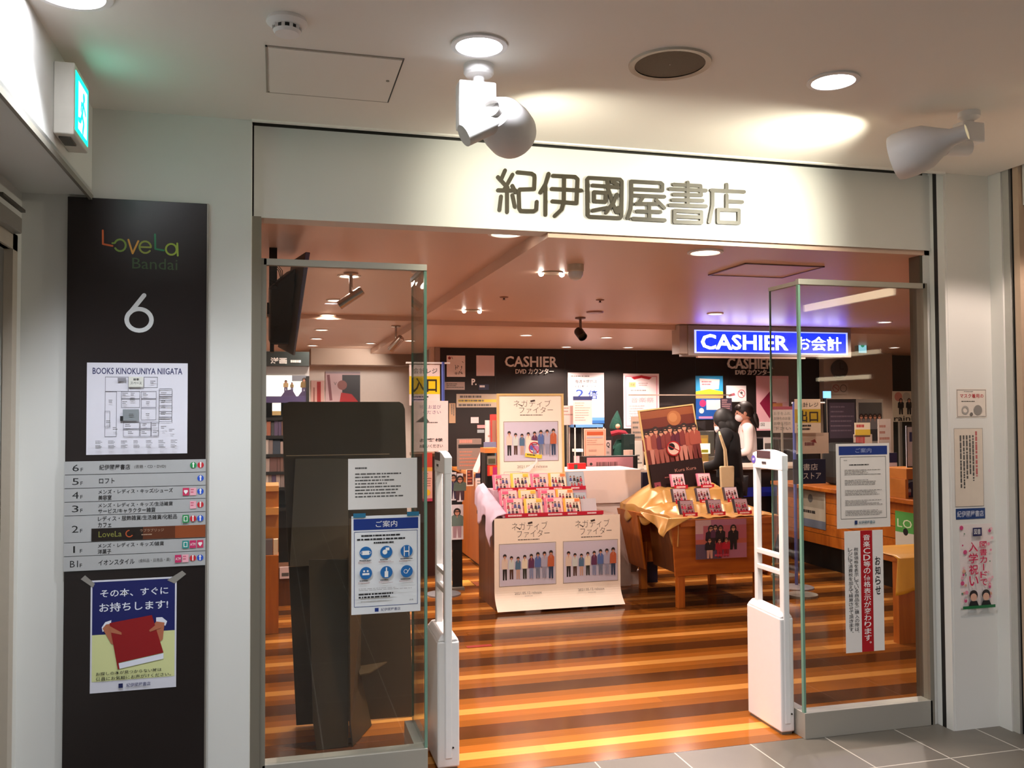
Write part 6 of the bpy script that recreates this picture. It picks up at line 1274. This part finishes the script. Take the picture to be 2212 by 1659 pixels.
cv = canvasY(944, 1008, 964, 1080, 8.57); cv.sheet(C('#e8b4ac', 0.5), 0.002); cv.poly([(0.3, 0.2), (0.6, 0.35), (0.3, 0.5)], lg('#b02030')); cv.lines(0.1, 0.55, 0.9, 0.95, 5, lg('#c07068'), 0.4); cv.done('promo_sheet', 'pale pink promotion sheet right of the red and yellow one', 'poster')
# floor stickers
def fl(px, col, label):
    a = PZ(px[0], px[3], 0); b = PZ(px[2], px[1], 0); tag(MB().box((a.x, a.y, 0.0), (b.x-0.0, b.y, 0.002), C(col, 0.4, var=0.2, scale=20)).build('floor_sticker'), label, 'floor sticker')
fl((968, 1253, 1012, 1268), '#e0a848', 'yellow floor sticker right of the left gate'); fl((1030, 1256, 1052, 1266), '#d07850', 'small orange floor sticker left of the band posters'); fl((905, 1213, 935, 1227), '#e0a050', 'yellow floor sticker between left glass and gate'); fl((1010, 1392, 1060, 1400), '#a02418', 'dark red strip mark on the floor before the CD table')
# white wall with posters far left
cv = canvasY(703, 803, 778, 872, 12.08); cv.sheet(C('#c8a8ac', 0.5), 0.02); cv.rect(0.48, 0.1, 1.0, 0.95, lg('#28242c')); cv.disc(0.48, 0.42, 0.14, lg('#8c5450')); cv.poly([(0.45, 0.65), (0.75, 0.7), (0.95, 0.95), (0.4, 0.98)], lg('#b01c24')); cv.stroke([(0.08, 0.1), (0.16, 0.9)], 0.08, lg('#845058'), cap=False); cv.text('V', 0.24, 0.32, 0.32, 0.42, INKG); cv.rect(0, 0, 1, 0.06, lg('#a898a0')); cv.done('wall_poster', 'large framed poster of a dark-haired profile on the far wall', 'poster')
cv = canvasY(672, 822, 700, 872, 12.08); cv.sheet(C('#d0a49c', 0.5), 0.004); cv.rect(0.45, 0.05, 0.75, 1.0, lg('#a01c1c')); cv.rect(0.15, 0.3, 0.3, 1.0, lg('#a06c64')); cv.done('wall_banner', 'narrow pink and red banner left of the far profile poster', 'banner')
# media shelf at the far left with lit screens
x0, z0, x1, z1 = rectY(572, 766, 668, 900, 9.0)
t = thing('media_shelf', 'tall dark media shelf with header sign seen through left glass', 'shelf', ((x0+x1)/2, 9.2, 0))
MB().box((x0-0.3, 9.0, 2.05), (x1, 9.4, 2.19), C('#2c3434', 0.4)).build('header_board', t)
cv = canvasY(584, 771, 668, 786, 8.998); cv.text('洋画', 0.0, 0.1, 0.42, 1.0, WHITE, 0.03); cv.text('Movie', 0.52, 0.4, 0.95, 0.95, WHITE) if False else cv.lines(0.52, 0.45, 0.95, 0.85, 1, WHITE, 0.9); cv.mb.build('header_lettering', t)
MB().box((x0-0.3, 9.02, 1.95), (x1, 9.4, 2.05), C('#8c8888', 0.4)).build('header_rail', t)
MB().box((x0-0.3, 9.35, 0.0), (x1+0.0, 9.4, 1.95), BLACK).build('back_panel', t); MB().box((x1-0.03, 9.0, 0.0), (x1, 9.4, 1.95), BLACK).build('side_panel', t)
cv = canvasY(574, 811, 668, 856, 9.01); cv.sheet(C('#f8f4ec', emit=1.1, key='lit_screen'), 0.01)
DU = C('#4a3c64', 0.5)
cv.rect(0.6, 0.0, 1, 0.28, C('#787c88', 0.5)); cv.poly([(0.35, 1.0), (0.45, 0.72), (0.6, 0.66), (0.7, 1.0)], DU); cv.poly([(0.74, 1.0), (0.82, 0.78), (0.95, 0.72), (1.0, 1.0)], DU); cv.person(0.46, 0.8, 0.55, lg('#b09468'), DU, w=1.5); cv.person(0.6, 0.75, 0.4, lg('#8c7448'), DU, w=1.5); cv.person(0.88, 0.9, 0.75, lg('#7c6438'), DU, w=1.5); cv.mb.build('lit_picture_panel', t)
MB().box((x0-0.3, 9.005, PY(620, 870, 9).z), (x1-0.03, 9.03, PY(620, 856, 9).z), C('#4c4070', 0.5)).build('purple_strip', t)
zs_ = [PY(600, v, 9.05).z for v in (905, 944, 984, 1022, 1056, 1100)]
for z in zs_: MB().box((x0-0.3, 9.03, z-0.015), (x1-0.03, 9.35, z+0.015), BLACK).build('shelf_board', t)
cv = canvasY(588, 867, 607, 897, 9.02); cv.sheet(C('#f4f0e8', emit=0.9, key='lit_screen2'), 0.01); cv.rect(0, 0.7, 1, 1, lg('#c8b078')); cv.done('small_screen', 'small bright white screen on the media shelf at far left', 'screen')
rnd = random.Random(11); cols = ['#7c5c50', '#b09c94', '#5c4c6c', '#8c7c78', '#3c4858', '#a08878', '#70504c', '#c8bcb4', '#44484c', '#a86850']
pl = ['top', 'second', 'third', 'fourth']
for r in range(4):
    x = x0-0.02; k_ = 0
    while x < x1-0.06:
        w = rnd.choice((0.03, 0.04, 0.07)); h = rnd.uniform(0.12, 0.155)
        o = MB().box((x, 9.06, zs_[r+1]+0.015), (x+w-0.003, 9.30, zs_[r+1]+0.015+h), C(rnd.choice(cols), 0.5)).build('video_case'); k_ += 1
        tag(o, 'case number %d from the left in the %s row of the far media shelf' % (k_, pl[r]) if False else '%s row of the media shelf, upright case %s' % (pl[r], ('at the far left', 'next to the leftmost', 'third along', 'fourth along', 'fifth along', 'sixth along', 'seventh along', 'eighth along', 'ninth along', 'tenth along', 'eleventh along', 'twelfth along', 'thirteenth along')[min(k_-1, 12)]), 'video case', 'video cases on the media shelf'); x += w
# oak shelf end at the left edge
x0, z0, x1, z1 = rectY(575, 1052, 602, 1370, 6.7); t = thing('book_display', 'orange oak book display end at the left edge behind left glass', 'book display', ((x0+x1)/2-0.1, 6.8, 0))
MB().box((x0-0.35, 6.7, 0), (x1, 7.1, 0.56), OAKV).build('lower_cabinet', t); MB().box((x0-0.35, 6.85, 0.56), (x1, 7.12, z0-0.03), OK2).build('upper_back', t)
MB().box((x0-0.35, 6.80, z0-0.04), (x1, 7.14, z0), C('#d8954c', 0.4)).build('top_board', t); MB().box((x0-0.35, 6.78, z0-0.21), (x1, 7.12, z0-0.16), C('#d8954c', 0.4)).build('mid_board', t)
MB().box((x0-0.3, 6.74, 0.56), (x0+0.045, 6.82, 0.67), C('#6c6468', 0.5)).build('magazine', t); MB().box((x0+0.05, 6.74, 0.56), (x1-0.005, 6.80, 0.67), C('#e0c8a8', 0.5)).build('white_book', t)
cv = canvasY(604, 1225, 626, 1250, 7.6); cv.sheet(C('#d8c0c0', 0.5), 0.02); cv.rect(0.2, 0.5, 0.9, 0.8, INKG); o = cv.done('low_magazine', 'pale magazine low beside the brown display stand', 'magazine'); b0 = o.bound_box
MB().box((b0[0][0]-0.1, 7.63, 0), (b0[6][0]+0.05, 7.9, b0[6][2]-0.01), OAKD).build('holder', o)

# ================================================================== PEOPLE
def person(name, label, loc, rotz, hair_m, skin_m, pose, cloth):
    """continuous skinned body; local +y is forward"""
    t = thing('person', label, 'person', loc); t.rotation_euler = (0, 0, rotz)
    J = pose['J']; E_ = pose['E']; R_ = pose['R']
    def skin_obj(nm, J, E_, R_, mat, root=0, sub=2):
        me = bpy.data.meshes.new(nm); me.from_pydata(J, E_, []); ob = bpy.data.objects.new(nm, me); COL.objects.link(ob)
        md = ob.modifiers.new('skin', 'SKIN'); md.use_smooth_shade = True
        sv = me.skin_vertices[0].data
        for i, r in enumerate(R_): sv[i].radius = (r, r) if not hasattr(r, '__len__') else r; sv[i].use_root = (i == root)
        ob.modifiers.new('sub', 'SUBSURF').levels = sub; ob.modifiers['sub'].render_levels = sub
        dg = bpy.context.evaluated_depsgraph_get(); dg.update(); m2 = bpy.data.meshes.new_from_object(ob.evaluated_get(dg))
        v = [tuple(x.co) for x in m2.vertices]; f = [tuple(p.vertices) for p in m2.polygons]
        bpy.data.objects.remove(ob); bpy.data.meshes.remove(m2)
        return v, f
    b = MB(); v, f = skin_obj('b', J, E_, R_, skin_m); b.add(v, f, skin_m)
    hx, hy, hz = pose['head']; nod = pose.get('nod', 0)
    def H(p):   # head local -> body local with nod about x
        y, z = p[1], p[2]; c, s_ = math.cos(nod), math.sin(nod); return (hx+p[0], hy+y*c+z*s_, hz+z*c-y*s_)
    hb = MB(); hb.ball((0, 0, 0), (0.074, 0.092, 0.112), skin_m, 24, 16); hb.ball((0, 0.045, -0.055), (0.052, 0.052, 0.055), skin_m, 16, 10); hb.lathe([(0.004, 0.0), (0.012, -0.022), (0.015, -0.036), (0.004, -0.045)], (0, 0.094, 0.012), (0, 0.02, 1), skin_m, 10)
    for s_ in (-1, 1): hb.ball((s_*0.074, -0.005, -0.012), (0.012, 0.02, 0.03), skin_m, 10, 8)
    for q in hb.v: pass
    b.add([H(q) for q in hb.v], hb.f, skin_m)
    e = MB()
    for s_ in (-1, 1): e.ball((s_*0.03, 0.083, 0.0), (0.014, 0.008, 0.007), C('#2a1c18', 0.3, var=0), 10, 6)
    e.ball((0, 0.096, -0.065), (0.022, 0.006, 0.006), C('#8c4440', 0.5, var=0), 10, 6)
    b.add([H(q) for q in e.v], e.f, e.mats[0]); 
    b.build('body', t, smooth=True, local=True)
    h = MB()
    for kind, args in pose['hair']:
        q = MB(); getattr(q, kind)(*args, hair_m, *( (22, 14) if kind == 'ball' else ())); h.add([H(x) for x in q.v], q.f, hair_m)
    h.build('hair', t, smooth=True, local=True)
    if pose.get('mask'):
        q = MB(); q.ball((0, 0.056, -0.052), (0.062, 0.056, 0.052), C('#e4d8d8', 0.6), 18, 10); mk = MB(); mk.add([H(x) for x in q.v], q.f, q.mats[0])
        for s_ in (-1, 1): mk.tube([H((s_*0.055, 0.06, -0.04)), H((s_*0.074, 0.0, -0.01))], 0.002, C('#e4d8d8', 0.6), 6)
        mk.build('face_mask', t, smooth=True, local=True)
    for nm, Jc, Ec, Rc, mat in cloth:
        v, f = skin_obj(nm, Jc, Ec, Rc, mat); MB().add(v, f, mat).build(nm, t, smooth=True, local=True)
    return t
def fingers(J, E_, R_, wrist, d, side, curl):
    """palm and five fingers growing from vertex index wrist along direction d"""
    w = Vector(J[wrist]); d = Vector(d).normalized(); s_ = Vector(side).normalized(); n = d.cross(s_)
    J.append(tuple(w+d*0.05)); E_.append((wrist, len(J)-1)); R_.append((0.030, 0.016)); p = len(J)-1
    for k, (off, ln) in enumerate(((-0.028, 0.062), (-0.010, 0.072), (0.009, 0.068), (0.027, 0.054))):
        a = w+d*0.085+s_*off; J.append(tuple(a)); E_.append((p, len(J)-1)); R_.append(0.0105)
        q = a+d*ln*0.5+n*curl*0.02; J.append(tuple(q)); E_.append((len(J)-2, len(J)-1)); R_.append(0.009)
        q = q+d*ln*0.35+n*curl*0.035; J.append(tuple(q)); E_.append((len(J)-2, len(J)-1)); R_.append(0.0075)
    a = w+d*0.035-s_*0.042; J.append(tuple(a)); E_.append((p, len(J)-1)); R_.append(0.012)
    q = a+d*0.035-s_*0.012+n*curl*0.012; J.append(tuple(q)); E_.append((len(J)-2, len(J)-1)); R_.append(0.010)
def body(hgt, el, er, hl, hr, lean=0.0):
    k = hgt/1.60
    J = [(0, 0, 0.90*k), (0, 0.0+lean*0.2, 1.05*k), (0, lean*0.6, 1.25*k), (0, lean*0.9, 1.36*k), (0, lean+0.005, 1.42*k), (0, lean+0.02, 1.47*k)]
    E_ = [(0, 1), (1, 2), (2, 3), (3, 4), (4, 5)]; R_ = [(0.15, 0.10), (0.12, 0.085), (0.145, 0.095), (0.09, 0.065), 0.045, 0.045]
    for s_, e, h_ in ((-1, el, hl), (1, er, hr)):
        i = len(J); J += [(s_*0.165, lean*0.8, 1.33*k), e, h_]; E_ += [(3, i), (i, i+1), (i+1, i+2)]; R_ += [0.048, 0.038, 0.024]
        d = Vector(h_)-Vector(e); fingers(J, E_, R_, i+2, d, (0, -s_*0.3, 1) if abs(d.normalized().z) < 0.8 else (0, 1, 0), s_*1.0)
    for s_ in (-1, 1):
        i = len(J); J += [(s_*0.09, 0, 0.84*k), (s_*0.10, 0.01, 0.46*k), (s_*0.10, -0.02, 0.07*k), (s_*0.105, 0.13, 0.03*k)]; E_ += [(0, i), (i, i+1), (i+1, i+2), (i+2, i+3)]; R_ += [0.085, 0.055, 0.038, 0.032]
    return J, E_, R_
# customer, back half turned, facing the counter and left
hgt = 1.60
J, E_, R_ = body(hgt, (-0.23, 0.05, 1.06), (0.23, 0.06, 1.06), (-0.12, 0.28, 1.02), (0.14, 0.28, 1.04), 0.03)
COAT = C('#070608', 0.85, key='black_coat', var=0.1); HB = C('#080605', 0.6, key='black_hair', var=0.15)
hair = [('ball', ((0, -0.018, 0.022), (0.094, 0.105, 0.118))), ('ball', ((0, -0.05, -0.06), (0.094, 0.07, 0.105))), ('ball', ((0.068, -0.005, -0.05), (0.034, 0.058, 0.095))), ('ball', ((-0.068, -0.005, -0.05), (0.030, 0.052, 0.090)))]
cj = [(0, 0, 0.62), (0, 0, 0.90), (0, 0.01, 1.08), (0, 0.02, 1.26), (0, 0.03, 1.37), (-0.175, 0.02, 1.33), (-0.24, 0.05, 1.06), (-0.14, 0.24, 1.02), (0.175, 0.02, 1.33), (0.24, 0.06, 1.06), (0.15, 0.24, 1.04)]
ce = [(0, 1), (1, 2), (2, 3), (3, 4), (4, 5), (5, 6), (6, 7), (4, 8), (8, 9), (9, 10)]; cr = [(0.21, 0.16), (0.19, 0.14), (0.18, 0.135), (0.185, 0.13), (0.09, 0.08), 0.078, 0.062, 0.046, 0.078, 0.062, 0.046]
lj = [(-0.09, 0, 0.86), (-0.10, 0.01, 0.46), (-0.10, -0.02, 0.08)]; 
p = PY(1577, 1000, 8.15)
TRS = C('#121014', 0.7, key='black_trousers')
cust = person('customer', 'person in black coat with black bobbed hair at the cashier counter', (p.x, 8.15, 0), math.radians(48), HB, C('#b8826c', 0.5), dict(J=J, E=E_, R=R_, head=(0, 0.065, 1.475), nod=0.38, hair=hair, mask=True),
    [('coat', cj, ce, cr, COAT),
     ('trousers', [(0, 0, 0.88), (-0.09, 0, 0.84), (-0.10, 0.01, 0.46), (-0.10, -0.02, 0.10), (0.09, 0, 0.84), (0.10, 0.01, 0.46), (0.10, -0.02, 0.10)], [(0, 1), (1, 2), (2, 3), (0, 4), (4, 5), (5, 6)], [(0.15, 0.11), 0.095, 0.07, 0.058, 0.095, 0.07, 0.058], TRS),
     ('shoe', [(-0.10, -0.05, 0.045), (-0.105, 0.14, 0.036)], [(0, 1)], [0.045, 0.034], BLACK), ('shoe', [(0.10, -0.05, 0.045), (0.105, 0.14, 0.036)], [(0, 1)], [0.045, 0.034], BLACK)])
# tote bag on the left shoulder
CAN = C('#c0a880', 0.8, key='canvas_tote', var=0.05)
a = PY(1556, 1005, 8.02); b = PY(1556, 1062, 8.02); w_ = 0.075
t = thing('tote_bag', 'cream canvas tote bag hanging from the shoulder of the black-coated person', 'bag', (a.x, 8.0, b.z))
m = MB(); m.hexa([(a.x-w_*0.8, 7.86, b.z-0.12), (a.x+w_*0.8, 7.86, b.z-0.12), (a.x+w_*0.9, 7.93, b.z-0.12), (a.x-w_*0.7, 7.93, b.z-0.12), (a.x-w_, 7.87, a.z), (a.x+w_, 7.87, a.z), (a.x+w_, 7.91, a.z), (a.x-w_, 7.91, a.z)], CAN); m.build('body', t, bevel=0.012)
sh = PY(1549, 936, 8.0)
for dy in (0.0, 0.025): MB().tube([(a.x-0.02+dy, 7.885, a.z-0.02), (a.x-0.015+dy*0.7, 7.91, a.z*0.5+sh.z*0.5), (sh.x+0.01+dy*0.4, 7.965, sh.z-0.02), (sh.x+0.04, 8.03, sh.z+0.012)], 0.009, CAN, 8).build('strap', t, smooth=True)
# clerk
J, E_, R_ = body(1.66, (-0.24, 0.03, 1.10), (0.24, 0.03, 1.10), (-0.13, 0.25, 1.08), (0.13, 0.25, 1.08), 0.02)
SH = C('#dccfcc', 0.7, key='white_shirt', var=0.03)
hair = [('ball', ((0, -0.016, 0.024), (0.084, 0.102, 0.112))), ('ball', ((0, 0.05, 0.062), (0.070, 0.048, 0.045))), ('lathe', ([(0.01, 0.0), (0.032, -0.03), (0.036, -0.10), (0.022, -0.17), (0.004, -0.20)], (0, -0.115, -0.01), (0, 0.12, 1)))]
cj = [(0, 0, 0.92), (0, 0, 1.09), (0, 0.01, 1.28), (0, 0.02, 1.41), (-0.17, 0.015, 1.37), (-0.245, 0.035, 1.10), (-0.155, 0.19, 1.085), (0.17, 0.015, 1.37), (0.245, 0.035, 1.10), (0.155, 0.19, 1.085)]
ce = [(0, 1), (1, 2), (2, 3), (3, 4), (4, 5), (5, 6), (3, 7), (7, 8), (8, 9)]; cr = [(0.17, 0.12), (0.15, 0.11), (0.17, 0.12), (0.075, 0.07), 0.068, 0.055, 0.042, 0.068, 0.055, 0.042]
p = PY(1616, 950, 9.55)
person('clerk', 'clerk with ponytail, white mask and white shirt behind the counter', (p.x, 9.55, 0), math.radians(68), C('#1c0f0b', 0.55, key='brown_hair', var=0.15), C('#c08a74', 0.5), dict(J=J, E=E_, R=R_, head=(0, 0.045, 1.565), nod=0.12, hair=hair, mask=True),
    [('shirt', cj, ce, cr, SH), ('apron', [(0, 0.03, 0.55), (0, 0.03, 0.9), (0, 0.045, 1.18)], [(0, 1), (1, 2)], [(0.20, 0.14), (0.17, 0.12), (0.13, 0.10)], C('#1a1a22', 0.7)),
     ('trousers', [(0, 0, 0.90), (-0.09, 0, 0.86), (-0.10, 0.01, 0.46), (-0.10, -0.02, 0.10), (0.09, 0, 0.86), (0.10, 0.01, 0.46), (0.10, -0.02, 0.10)], [(0, 1), (1, 2), (2, 3), (0, 4), (4, 5), (5, 6)], [(0.14, 0.11), 0.09, 0.065, 0.055, 0.09, 0.065, 0.055], TRS)])

# ================================================================== NEXT SHOP'S LIT SHELVES (seen mirrored in the right glass)
for lab, ya, yb2, z, h, e in (('long warm light strip high on the next shop front, right of the pillar', 2.30, 3.22, 2.30, 0.045, 7), ('middle light strip of the next shop front, right of the pillar', 2.45, 3.08, 1.95, 0.022, 3.5), ('lowest light strip of the next shop front, right of the pillar', 2.44, 2.98, 1.80, 0.022, 4)):
    t = thing('shelf_light', lab, 'light strip', (3.58, (ya+yb2)/2, z))
    MB().box((3.55, ya, z-h/2), (3.562, yb2, z+h/2), C('#ffe8c4', emit=e, key='strip_%g' % e)).build('diffuser', t); MB().box((3.562, ya-0.01, z-h/2-0.005), (3.58, yb2+0.01, z+h/2+0.005), WHITE).build('housing', t)
